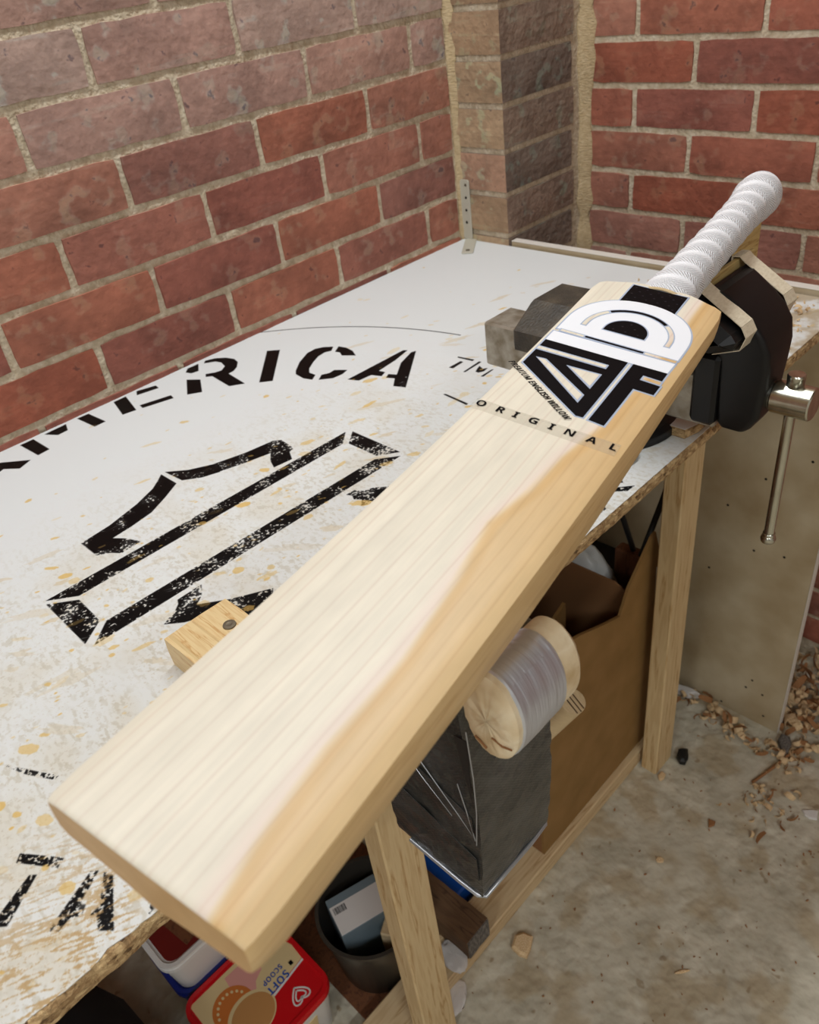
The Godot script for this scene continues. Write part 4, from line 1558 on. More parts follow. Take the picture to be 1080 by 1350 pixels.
	lathe(b, [[0.0, 0.0], [0.0150, 0.0, 1], [0.0150, 0.006, 2], [0.0152, 0.0065, 3], [0.0172, 0.008, 4], [0.0172, 0.0445, 5], [0.0160, 0.0460, 6], [0.0, 0.0462]], 40, ax)
	part("spindle", b, M.chrome, v)
	b = Builder.new()
	var hp := Vector3(-0.7085, 1.0165, 0.8372)
	var hd := Vector3(0.003, -1.0, 0.0).normalized()
	tube(b, [hp - hd * 0.020, hp + hd * 0.05, hp + hd * 0.170], 0.0056, 20)
	part("handle", b, M.chrome, v)
	for k in 2:
		b = Builder.new()
		var at := hp - hd * 0.020 if k == 0 else hp + hd * 0.170
		var dd := -hd if k == 0 else hd
		var side := dd.cross(Vector3(0, 0, 1)).normalized()
		var t := Transform3D(Basis(side, dd, side.cross(dd)), at)
		if k == 0:
			lathe(b, [[0.0, -0.004], [0.0084, -0.004, 1], [0.0088, 0.007, 2], [0.0080, 0.0085, 3], [0.0, 0.0088]], 28, t)
		else:
			lathe(b, [[0.0, -0.002], [0.0066, -0.002, 1], [0.0066, 0.0015, 2], [0.0076, 0.0028, 2], [0.0084, 0.0060, 2], [0.0076, 0.0095, 2], [0.0045, 0.0120, 2], [0.0, 0.0128]], 28, t)
		part("handle_end", b, M.chrome, v)


# ---------------------------------------------------------------- the rest the bat lies on

func build_rest() -> void:
	var r := thing("bat_rest", "silver duct taped block with a wooden log on top, fixed to the bench front", "bat rest")
	# body: a battered box wound with tape
	var lo := Vector3(-1.231, 0.826, 0.758)
	var hi := Vector3(-1.1475, 1.050, 0.853)
	var n := FastNoiseLite.new()
	n.seed = 8
	n.frequency = 11.0
	var b := rough_solid(lo, hi, 91, 0.0014, 0.006)
	for k in b.p.size():
		var q := b.p[k]
		var f := (q.y - lo.y) / (hi.y - lo.y)
		# waisted sides and a slack fold under the log
		if q.z > 0.80:
			q.z += 0.006 * sin(f * PI) * (q.z - 0.80) / 0.05 - 0.004 * f
		q.x += 0.0020 * n.get_noise_3d(q.x * 2.0, q.y * 3.0, q.z * 2.0) + (0.004 * f if q.x > -1.19 else 0.0)
		b.p[k] = q
	part("body", b, M.duct, r)
	# lower hem, where the tape ends in a bright roll
	b = Builder.new()
	tube(b, [Vector3(-1.2315, 0.8268, 0.775), Vector3(-1.2318, 0.826, 0.80), Vector3(-1.2318, 0.825, 0.83), Vector3(-1.2312, 0.8250, 0.848), Vector3(-1.228, 0.8250, 0.8530), Vector3(-1.20, 0.8262, 0.8534), Vector3(-1.17, 0.8262, 0.8534), Vector3(-1.150, 0.8275, 0.8525), Vector3(-1.147, 0.8278, 0.850)], 0.0020, 8)
	part("hem", b, M.duct_seam, r)
	# overlapping strips and a folded flap on the near side
	b = Builder.new()
	for q in [[Vector3(-1.2318, 0.982, 0.782), Vector3(-1.2322, 0.952, 0.812), Vector3(-1.2322, 0.925, 0.838), Vector3(-1.2318, 0.907, 0.853)], [Vector3(-1.2320, 0.972, 0.772), Vector3(-1.2322, 0.938, 0.806), Vector3(-1.2320, 0.916, 0.832)], [Vector3(-1.2330, 1.030, 0.8575), Vector3(-1.2336, 0.985, 0.8600), Vector3(-1.2334, 0.945, 0.8590), Vector3(-1.2326, 0.902, 0.8545)], [Vector3(-1.2318, 0.962, 0.842), Vector3(-1.2320, 0.935, 0.848), Vector3(-1.2318, 0.905, 0.853)]]:
		tube(b, q, 0.0005, 6)
	part("tape_fold", b, M.duct_seam, r)
	b = Builder.new()
	hull_flap(b, [Vector3(-1.2319, 0.905, 0.762), Vector3(-1.2319, 0.880, 0.852), Vector3(-1.2319, 0.851, 0.852), Vector3(-1.2319, 0.876, 0.762)], 0.0007)
	hull_flap(b, [Vector3(-1.2319, 0.96, 0.762), Vector3(-1.2319, 0.931, 0.852), Vector3(-1.2319, 0.902, 0.852), Vector3(-1.2319, 0.931, 0.762)], 0.0007)
	part("tape_strip", b, M.duct, r)
	# dark split below the log
	b = Builder.new()
	hull_flap(b, [Vector3(-1.2328, 1.018, 0.846), Vector3(-1.2328, 1.02, 0.858), Vector3(-1.2330, 0.955, 0.8555)], 0.0006)
	part("split", b, M.hole, r)
	# log: oval in section, bare at both ends, taped between
	var c := Vector2(0.8765, 1.0545)
	b = Builder.new()
	log_body(b, c, -1.2335, -1.164, Vector2(0.0212, 0.0345), 0.004, 23)
	part("log", b, M.log_end, r).set_meta("label", "bare pale wooden log ends")
	b = Builder.new()
	log_body(b, c, -1.2285, -1.180, Vector2(0.0224, 0.0357), 0.001, 29)
	part("tape_sleeve", b, M.duct_bright, r)
	b = Builder.new()
	for q in [[Vector3(-1.2338, 1.043, 0.880), Vector3(-1.2338, 1.041, 0.888), Vector3(-1.2336, 1.043, 0.895)], [Vector3(-1.2338, 1.034, 0.866), Vector3(-1.2338, 1.032, 0.871), Vector3(-1.2338, 1.029, 0.875)]]:
		tube(b, q, 0.0007, 5)
	part("crack", b, M.shaving_dark, r)


func hull_flap(b: Builder, corners: Array, thick: float) -> void:
	# a thin plate whose outline is given in space; it gets its thickness along its normal
	var nrm: Vector3 = (corners[1] - corners[0]).cross(corners[2] - corners[0]).normalized() * thick * 0.5
	var n := corners.size()
	for i in n:
		var a: Vector3 = corners[i]
		var c: Vector3 = corners[(i + 1) % n]
		b.quad(a - nrm, c - nrm, c + nrm, a + nrm)
	for i in range(1, n - 1):
		b.tri(corners[0] + nrm, corners[i] + nrm, corners[i + 1] + nrm)
		b.tri(corners[0] - nrm, corners[i + 1] - nrm, corners[i] - nrm)
	b.close()


func log_body(b: Builder, c: Vector2, x0: float, x1: float, r: Vector2, dome: float, seed_: int) -> void:
	var n := FastNoiseLite.new()
	n.seed = seed_
	n.frequency = 18.0
	var seg := 40
	var rings := []
	var xs := [[x0 - dome * 0.0, 0.0], [x0, 0.55], [x0 + 0.0012, 0.90], [x0 + 0.004, 1.0]]
	for k in range(1, 12): xs.append([lerpf(x0 + 0.004, x1 - 0.004, k / 12.0), 1.0])
	xs.append_array([[x1 - 0.004, 1.0], [x1 - 0.001, 0.9], [x1, 0.55], [x1, 0.0]])
	for q in xs:
		var ring := []
		for i in seg:
			var a := TAU * i / seg
			var d := 1.0 + 0.018 * n.get_noise_2d(q[0] * 3.0, a * 0.05) + 0.01 * sin(a * 3.0)
			ring.append(Vector3(q[0] + 0.0008 * n.get_noise_2d(cos(a) * 0.2, sin(a) * 0.2) * (1.0 if q[1] < 1.0 else 0.0), c.y + r.y * q[1] * d * sin(a), c.x + r.x * q[1] * d * cos(a)))
		rings.append(ring)
	for k in rings.size() - 1:
		for i in seg:
			var j := (i + 1) % seg
			b.quad(rings[k][i], rings[k][j], rings[k + 1][j], rings[k + 1][i], 1 if xs[k][1] == 1.0 and xs[k + 1][1] == 1.0 else 2)
	b.close()


# ---------------------------------------------------------------- under the bench

func build_stores() -> void:
	# torn cardboard carton standing on the rail
	var box_ := thing("cardboard_box", "tall brown cardboard box with a torn open front behind the far bench leg", "box")
	var b := Builder.new()
	var f := pv([-0.80, 0.042, -0.402, 0.042, -0.440, 0.500, -0.470, 0.585, -0.482, 0.580, -0.547, 0.515, -0.572, 0.468, -0.619, 0.486, -0.690, 0.517, -0.80, 0.55])
	prism(b, f, 0.571, 0.576)
	part("front", b, M.cardboard, box_)
	b = Builder.new()
	prism(b, pv([-0.80, 0.042, -0.535, 0.042, -0.535, 0.50, -0.80, 0.50]), 0.250, 0.255)
	part("back", b, M.cardboard_in, box_)
	b = Builder.new()
	prism(b, pv([0.255, 0.042, 0.571, 0.042, 0.571, 0.485, 0.540, 0.50, 0.255, 0.50]), 0.531, 0.535, Transform3D(Basis(Vector3(0, 0, 1), Vector3(0, 1, 0), Vector3(-1, 0, 0)), Vector3(0, 0, 0)))
	part("side", b, M.cardboard_in, box_)
	b = Builder.new()
	prism(b, pv([0.255, 0.042, 0.571, 0.042, 0.571, 0.55, 0.255, 0.50]), 0.796, 0.80, Transform3D(Basis(Vector3(0, 0, 1), Vector3(0, 1, 0), Vector3(-1, 0, 0)), Vector3(0, 0, 0)))
	part("side", b, M.cardboard_in, box_)
	b = Builder.new()
	box(b, Vector3(-0.796, 0.0415, 0.256), Vector3(-0.536, 0.046, 0.570), 0.0)
	part("bottom", b, M.cardboard_in, box_)
	b = Builder.new()
	hull_flap(b, [Vector3(-0.4420, 0.06, 0.5766), Vector3(-0.4350, 0.06, 0.5766), Vector3(-0.452, 0.50, 0.5766), Vector3(-0.459, 0.50, 0.5766)], 0.0006)
	part("parcel_tape", b, M.film_bag, box_)
	# things poking out of the carton
	var w := thing("timber_offcut", "reddish brown plank with a pale paper band standing behind the torn cardboard flap", "offcut", Vector3(-0.456, 0.0, 0.490))
	b = Builder.new()
	box(b, Vector3(0, 0, 0), Vector3(0.026, 0.502, 0.066), 0.003)
	part("plank", b, M.brown_timber, w)
	b = Builder.new()
	box(b, Vector3(-0.0006, 0.405, -0.0006), Vector3(0.0266, 0.419, 0.0666), 0.0)
	part("paper_band", b, M.tan_print, w)
	w = thing("timber_offcut", "dark grey flat board leaning low inside the cardboard box beside the taped rest", "offcut", Vector3(-0.75, 0.046, 0.36), 0.3)
	b = Builder.new()
	box(b, Vector3(0, 0, 0), Vector3(0.11, 0.42, 0.022), 0.002)
	part("plank", b, M.dark_timber, w)
	w = thing("cardboard_sheet", "small brown folded card propped at the front of the cardboard box", "card", Vector3(-0.69, 0.046, 0.50), 0.2)
	b = Builder.new()
	box(b, Vector3(0, 0, 0), Vector3(0.085, 0.43, 0.006), 0.0)
	part("sheet", b, M.cardboard, w)
	# crumpled clear bag behind it, and a lead hanging against the wall
	b = crumple(Vector3(0.085, 0.13, 0.20), 33, 0.3)
	var o := part("plastic_bag", b, M.film_bag)
	o.position = Vector3(-0.478, 0.431, 0.385)
	tag(o, "crumpled pale plastic bag on the clutter behind the cardboard box", "bag")
	b = Builder.new()
	box(b, Vector3(-0.526, 0.0, 0.26), Vector3(-0.29, 0.352, 0.475), 0.004)
	o = part("dark_crate", b, M.rubber_black)
	tag(o, "black storage crate in the shadow behind the cardboard box", "crate")
	b = Builder.new()
	tube(b, [Vector3(-0.50, 0.917, 0.42), Vector3(-0.495, 0.80, 0.45), Vector3(-0.475, 0.62, 0.505), Vector3(-0.445, 0.505, 0.522)], 0.0050, 8)
	o = part("hanging_cable", b, M.rubber_black)
	tag(o, "black cable hanging from under the bench down to the reddish plank", "cable")
	b = Builder.new()
	tube(b, [Vector3(-0.385, 0.70, 0.565), Vector3(-0.44, 0.625, 0.567), Vector3(-0.498, 0.545, 0.5665)], 0.0055, 8)
	o = part("slanted_rod", b, M.rubber_black)
	tag(o, "black rod leaning behind the peak of the torn cardboard", "rod")
	b = Builder.new()
	box(b, Vector3(-0.425, T - 0.118, 0.632), Vector3(-0.405, T - 0.082, 0.638), 0.001)
	box(b, Vector3(-0.47, T - 0.030, 0.6315), Vector3(-0.385, T - 0.021, 0.6385), 0.001)
	box(b, Vector3(-0.428, T - 0.118, 0.6318), Vector3(-0.408, T - 0.022, 0.6382), 0.001)
	o = part("strap", b, M.rubber_black)
	tag(o, "short black strap fixed below the vise to the front rail", "strap")
	# handle blank of another bat, its laminated end towards us
	var h := thing("spare_bat", "round laminated cane end of another bat poking out beside the taped rest", "cricket bat")
	var e := Vector3(-0.8700, 0.6060, 0.687)
	var back := Vector3(0.075, -0.885, -0.455).normalized()
	b = Builder.new()
	tube(b, [e, e + back * 0.03, e + back * 0.60], 0.0172, 28)
	part("shaft", b, M.pale_wood, h)
	var s := back.cross(Vector3.UP).normalized()
	var up := s.cross(back)
	b = Builder.new()
	for k in 3:
		var off := s * (0.006 * (k - 1)) + up * 0.0
		var half := sqrt(0.0165 * 0.0165 - pow(0.006 * (k - 1), 2.0))
		hull_flap(b, [e + off - up * half - back * 0.0003 - s * 0.0008, e + off + up * half - back * 0.0003 - s * 0.0008, e + off + up * half - back * 0.0003 + s * 0.0008, e + off - up * half - back * 0.0003 + s * 0.0008], 0.0006)
	part("lamination", b, M.dark_timber, h)

	build_tubs()

	# bucket of offcuts
	var bk := thing("bucket", "dark round bucket of offcuts and packaging behind the near bench leg", "bucket", Vector3(-1.112, 0.006, 0.452))
	b = Builder.new()
	lathe(b, [[0.0, 0.0], [0.070, 0.0, 1], [0.084, 0.148, 2], [0.088, 0.150, 3], [0.088, 0.154, 4], [0.082, 0.154, 5], [0.068, 0.006, 6], [0.0, 0.006]], 48)
	part("shell", b, M.dark_plastic, bk)
	var ct := thing("carton", "small slate grey carton with a white barcode label standing in the dark bucket", "carton", Vector3(-1.122, 0.0125, 0.440), -0.3)
	b = Builder.new()
	box(b, Vector3(-0.045, 0, -0.034), Vector3(0.045, 0.150, 0.034), 0.001)
	part("body", b, M.slate_card, ct)
	b = Builder.new()
	box(b, Vector3(-0.0445, 0.1498, -0.018), Vector3(0.0445, 0.1506, 0.0335), 0.0)
	var lb := part("paper_label", b, M.paper, ct)
	b = Builder.new()
	rng.seed = 31
	var x := -0.040
	while x < -0.018:
		var wd := rng.randf_range(0.0006, 0.0018)
		box(b, Vector3(x, 0.1506, -0.014), Vector3(x + wd, 0.1509, -0.002), 0.0)
		x += wd + rng.randf_range(0.0006, 0.0014)
	part("barcode", b, M.ink, lb)
	for q in [[Vector3(-1.104, 0.0125, 0.498), 0.5, "pale squared offcut in the dark bucket in front of the carton"], [Vector3(-1.064, 0.0125, 0.462), -0.4, "pale squared offcut leaning at the far side of the dark bucket"]]:
		var of := thing("wood_offcut", q[2], "offcut", q[0], q[1], "offcuts in the bucket")
		b = Builder.new()
		box(b, Vector3(-0.02, 0, -0.014), Vector3(0.02, 0.135, 0.014), 0.002)
		part("body", b, M.pale_wood, of)

	# short dark block lying on the rail
	var db := thing("timber_block", "dark brown timber block with weathered grey end lying over the low rail", "block", Vector3(-1.036, 0.0405, 0.40), 0.02)
	b = rough_solid(Vector3(0, 0, 0), Vector3(0.056, 0.052, 0.192), 63, 0.001, 0.012)
	part("body", b, M.dark_timber, db)
	b = rough_solid(Vector3(0.0015, 0.0015, 0.190), Vector3(0.0545, 0.0505, 0.1935), 64, 0.001, 0.008)
	part("end_grain", b, M.grey_end, db)
	# blue tray and dowel seen between leg and rest
	b = Builder.new()
	box(b, Vector3(-0.985, 0.0, 0.36), Vector3(-0.885, 0.055, 0.510), 0.004)
	o = part("blue_tray", b, M.blue_plastic)
	tag(o, "bright blue plastic tray on the floor behind the low rail", "tray")
	var dw := thing("dowel", "round pale wooden peg lying on the blue tray", "peg", Vector3(-0.925, 0.073, 0.515))
	b = Builder.new()
	tube(b, [Vector3(0, 0, 0), Vector3(0.02, 0.0, -0.06), Vector3(0.03, 0.0, -0.10)], 0.0175, 24)
	part("peg", b, M.pale_wood, dw)
	# scraps of paper by the near leg
	for q in [[Vector3(-1.085, 0.001, 0.600), 0.4, "torn white paper scrap on the floor at the foot of the near bench leg"], [Vector3(-1.045, 0.042, 0.57), 1.2, "small white paper scrap on the rail below the dark timber block"]]:
		b = crumple(Vector3(0.055, 0.006, 0.035), 55 + int(q[1] * 10), 0.3)
		o = part("paper_scrap", b, M.paper)
		o.position = q[0] + Vector3(0, 0.004, 0)
		o.rotation.y = q[1]
		tag(o, q[2], "paper")
	# black holdall and a flattened carton in the dark
	b = crumple(Vector3(0.40, 0.30, 0.46), 61, 0.16)
	o = part("black_holdall", b, M.black_cloth)
	o.position = Vector3(-1.66, 0.135, 0.36)
	tag(o, "black cloth holdall in the dark under the near end of the bench", "bag")
	b = Builder.new()
	box(b, Vector3(-1.205, 0.0, 0.24), Vector3(-0.99, 0.0055, 0.515), 0.001)
	o = part("flattened_carton", b, M.brown_timber)
	tag(o, "flattened dark brown carton on the floor below the dark bucket", "card")
	# brown kraft sheet behind the tubs
	b = Builder.new()
	box(b, Vector3(-1.22, 0.0, 0.225), Vector3(-1.02, 0.20, 0.235), 0.0)
	o = part("card_panel", b, M.cardboard_in)
	tag(o, "dark brown card leaning behind the red lidded tub", "card")


func crumple(size: Vector3, seed_: int, amount: float) -> Builder:
	var n := FastNoiseLite.new()
	n.seed = seed_
	n.frequency = 0.9
	n.fractal_type = FastNoiseLite.FRACTAL_RIDGED
	var b := Builder.new()
	var seg := 28
	var rows := []
	for j in 15:
		var v := PI * j / 14.0
		var row := []
		for i in seg:
			var a := TAU * i / seg
			var d := Vector3(sin(v) * cos(a), cos(v), sin(v) * sin(a))
			var k := 1.0 + amount * n.get_noise_3d(d.x * 1.6, d.y * 1.6, d.z * 1.6)
			row.append(d * k * size / 2)
		rows.append(row)
	for j in 14:
		for i in seg:
			var k := (i + 1) % seg
			b.quad(rows[j][i], rows[j][k], rows[j + 1][k], rows[j + 1][i], 1)
	b.close()
	return b


func tub(name_: String, label: String, lo: Vector3, hi: Vector3, side: Material, lid: Material) -> Node3D:
	var t := thing(name_, label, "tub", Vector3((lo.x + hi.x) / 2, lo.y, (lo.z + hi.z) / 2))
	var w := hi.x - lo.x
	var d := hi.z - lo.z
	var h := hi.y - lo.y
	var stand := Basis(Vector3(1, 0, 0), Vector3(0, 0, -1), Vector3(0, 1, 0))
	var b := Builder.new()
	# walls taper towards the base
	var low := rounded(w * 0.86, d * 0.86, 0.022)
	var top := rounded(w * 0.96, d * 0.96, 0.026)
	for i in low.size():
		var j := (i + 1) % low.size()
		b.quad(Vector3(low[i].x, 0, low[i].y), Vector3(low[j].x, 0, low[j].y), Vector3(top[j].x, h - 0.010, top[j].y), Vector3(top[i].x, h - 0.010, top[i].y), 1)
	for i in range(1, low.size() - 1):
		b.tri(Vector3(low[0].x, 0, low[0].y), Vector3(low[i + 1].x, 0, low[i + 1].y), Vector3(low[i].x, 0, low[i].y))
		b.tri(Vector3(top[0].x, h - 0.010, top[0].y), Vector3(top[i].x, h - 0.010, top[i].y), Vector3(top[i + 1].x, h - 0.010, top[i + 1].y))
	b.close()
	part("body", b, side, t)
	b = Builder.new()
	prism(b, rounded(w, d, 0.028), -0.012, 0.0, Transform3D(stand, Vector3(0, h - 0.001, 0)), 0.002)
	# raised rim
	var outer := rounded(w - 0.002, d - 0.002, 0.027)
	var inner := rounded(w - 0.016, d - 0.016, 0.021)
	for i in outer.size():
		var j := (i + 1) % outer.size()
		var y0 := h - 0.002
		var y1 := h + 0.003
		var o0 := Vector3(outer[i].x, 0, outer[i].y)
		var o1 := Vector3(outer[j].x, 0, outer[j].y)
		var i0 := Vector3(inner[i].x, 0, inner[i].y)
		var i1 := Vector3(inner[j].x, 0, inner[j].y)
		var up := Vector3.UP
		b.quad(o0 + up * y0, o1 + up * y0, o1 + up * y1, o0 + up * y1)
		b.quad(o0 + up * y1, o1 + up * y1, i1 + up * y1, i0 + up * y1)
		b.quad(i0 + up * y1, i1 + up * y1, i1 + up * y0, i0 + up * y0)
		b.quad(i0 + up * y0, i1 + up * y0, o1 + up * y0, o0 + up * y0)
	b.close()
	part("lid", b, lid, t)
	return t


func flat_shape(poly: PackedVector2Array, y: float, at := Vector3.ZERO) -> Builder:
	var b := Builder.new()
	prism(b, poly, 0.0, 0.0003, Transform3D(Basis(Vector3(1, 0, 0), Vector3(0, 0, 1), Vector3(0, -1, 0)), at + Vector3(0, y + 0.0003, 0)))
	return b


func build_tubs() -> void:
	var lo := Vector3(-1.4105, 0.0, 0.3235)
	var hi := Vector3(-1.2215, 0.122, 0.4860)
	var t := tub("ice_cream_tub", "white plastic tub with bright red printed lid on the floor under the bat toe", lo, hi, M.white_plastic, M.red_plastic)
	var lid: Node3D = t.get_node("lid")
	var h := 0.122 - 0.0010
	var c := Vector3((lo.x + hi.x) / 2, 0, (lo.z + hi.z) / 2)
	part("print_field", flat_shape(pv([-0.082, -0.069, 0.074, -0.069, 0.086, -0.02, 0.084, 0.0085, -0.082, 0.0285]), h), M.cream_print, lid)
	part("print_stripe", flat_shape(pv([-0.082, 0.0305, 0.084, 0.0095, 0.084, 0.013, -0.082, 0.035]), h + 0.0002), M.white_plastic, lid)
	part("print_blush", flat_shape(pv([-0.02, -0.062, 0.035, -0.06, 0.03, -0.028, 0.012, -0.02, -0.01, 0.014, -0.03, 0.018]), h + 0.0001), M.pink_print, lid)
	# dotted bowl with a scoop, lying across the near corner
	var bowl := flat_shape(spot_poly(Vector2(-0.036, -0.012), Vector2(0.034, 0.036), 40), h + 0.0004)
	part("bowl_print", bowl, M.orange_print, lid)
	part("bowl_print", flat_shape(spot_poly(Vector2(-0.022, 0.016), Vector2(0.040, 0.034), 40), h + 0.0006), M.cream_print, lid)
	part("bowl_print", flat_shape(spot_poly(Vector2(-0.021, 0.018), Vector2(0.036, 0.030), 40), h + 0.0008), M.tan_print, lid)
	var dots := Builder.new()
	for k in 9:
		var a := -2.9 + 0.3 * k
		var q := Vector2(-0.036 + 0.026 * cos(a), -0.010 + 0.029 * sin(a))
		var one := flat_shape(spot_poly(q, Vector2(0.0022, 0.0026), 12), h + 0.0006)
		dots.p.append_array(one.p); dots.u.append_array(one.u); dots.g.append_array(one.g)
	part("bowl_dots", dots, M.cream_print, lid)
	var turned := Basis(Vector3(-1, 0, 0), Vector3(0, 0, 1), Vector3(0, 1, 0))
	turned = Basis(Vector3(0, 1, 0), 0.06) * turned
	words("lettering", "SOFT", 0.0125, M.blue_print, lid, Transform3D(turned, Vector3(0.0345, h + 0.0009, 0.0095)))
	words("lettering", "SCOOP", 0.0085, M.blue_print, lid, Transform3D(turned, Vector3(0.0350, h + 0.0009, -0.0065)))
	part("code_square", flat_shape(pv([0.064, -0.002, 0.070, -0.002, 0.070, 0.005, 0.064, 0.005]), h + 0.0009), M.ink, lid)
	# white double heart swirl
	var heart := Builder.new()
	for size in [0.0165, 0.0098]:
		var path := []
		for k in 49:
			var a := TAU * k / 48.0 - PI / 2
			var r := Vector2(0.9 * pow(sin(a), 3.0), 0.75 * cos(a) - 0.30 * cos(2 * a) - 0.12 * cos(3 * a))
			path.append(Vector3(0.046 - r.x * size, h + 0.0006, 0.0505 + r.y * size))
		for k in 48:
			var d: Vector3 = (path[k + 1] - path[k]).normalized().cross(Vector3.UP) * 0.0012
			hull_flap(heart, [path[k] - d, path[k + 1] - d, path[k + 1] + d, path[k] + d], 0.0005)
	part("heart_emblem", heart, M.white_plastic, lid)
	part("side_print", side_print(c, lo, hi), M.cream_print, t)

	var t2 := tub("food_tub", "white rimmed tub with dark maroon lid stacked on a blue box under the bench", Vector3(-1.403, 0.1105, 0.180), Vector3(-1.205, 0.200, 0.318), M.white_plastic, M.white_plastic)
	part("lid_print", flat_shape(rounded(0.172, 0.114, 0.018), 0.0885), M.maroon, t2.get_node("lid"))
	part("print_blush", flat_shape(pv([-0.06, -0.02, -0.035, -0.03, -0.02, 0.045, -0.05, 0.05]), 0.0890), M.brown_timber, t2.get_node("lid"))
	tub("food_box", "navy blue plastic box on the floor under the maroon lidded tub", Vector3(-1.400, 0.0, 0.182), Vector3(-1.208, 0.108, 0.316), M.navy_plastic, M.navy_plastic)


func spot_poly(c: Vector2, r: Vector2, n: int) -> PackedVector2Array:
	var out := PackedVector2Array()
	for k in n:
		out.append(c + Vector2(cos(TAU * k / n), sin(TAU * k / n)) * r)
	return out


func side_print(_c: Vector3, lo: Vector3, hi: Vector3) -> Builder:
	var b := Builder.new()
	var d := hi.z - lo.z
	hull_flap(b, [Vector3(-0.05, 0.02, d * 0.443), Vector3(0.045, 0.02, d * 0.443), Vector3(0.05, 0.085, d * 0.471), Vector3(-0.05, 0.085, d * 0.471)], 0.0016)
	return b


# ---------------------------------------------------------------- shavings and crumbs

func curl_mesh(seed_: int, turns: float, r: float, w: float, thick := 0.0006) -> ArrayMesh:
	var n := RandomNumberGenerator.new()
	n.seed = seed_
	var b := Builder.new()
	var steps := 12
	var rows := []
	for k in steps + 1:
		var a := turns * TAU * k / steps
		var rr := r * (1.0 + 0.35 * k / steps)
		var c := Vector3(rr * cos(a), rr * sin(a), 0.004 * k / steps)
		var d := Vector3(cos(a), sin(a), 0) * thick
		var ww := w * (0.55 + 0.45 * sin(PI * (k + 0.6) / (steps + 1.2)))
		rows.append([c + Vector3(0, 0, -ww / 2), c + Vector3(0, 0, ww / 2), c + d + Vector3(0, 0, ww / 2), c + d + Vector3(0, 0, -ww / 2)])
	for k in steps:
		for i in 4:
			var j := (i + 1) % 4
			b.quad(rows[k][i], rows[k][j], rows[k + 1][j], rows[k + 1][i])
	b.quad(rows[0][0], rows[0][3], rows[0][2], rows[0][1])
	b.quad(rows[steps][0], rows[steps][1], rows[steps][2], rows[steps][3])
	b.close()
	return b.mesh()


func scatter(called: String, mesh: Mesh, m: Material, places: Array, label: String, category: String) -> void:
	var mm := MultiMesh.new()
	mm.transform_format = MultiMesh.TRANSFORM_3D
	mm.mesh = mesh
	mm.instance_count = places.size()
	for k in places.size():
		mm.set_instance_transform(k, places[k])
	var o := MultiMeshInstance3D.new()
	o.multimesh = mm
	o.material_override = m
	o.name = numbered(called)
	add_child(o)
	tag(o, label, category, "", "stuff")


func tumble(at: Vector3, size: float) -> Transform3D:
	return Transform3D(Basis.from_euler(Vector3(rng.randf_range(0, TAU), rng.randf_range(0, TAU), rng.randf_range(0, TAU))).scaled(Vector3.ONE * size), at)


func flake(seed_: int, w: float, d: float, h: float) -> Builder:
	var r := RandomNumberGenerator.new()
	r.seed = seed_
	var b := Builder.new()
	var poly := PackedVector2Array()
	for k in 7:
		var a := TAU * k / 7.0
		poly.append(Vector2(cos(a) * w / 2, sin(a) * d / 2) * r.randf_range(0.55, 1.2))
	prism(b, poly, 0.0, h, Transform3D(Basis(Vector3(1, 0, 0), Vector3(0, 0, 1), Vector3(0, -1, 0)), Vector3(0, h, 0)), h * 0.25)
	return b


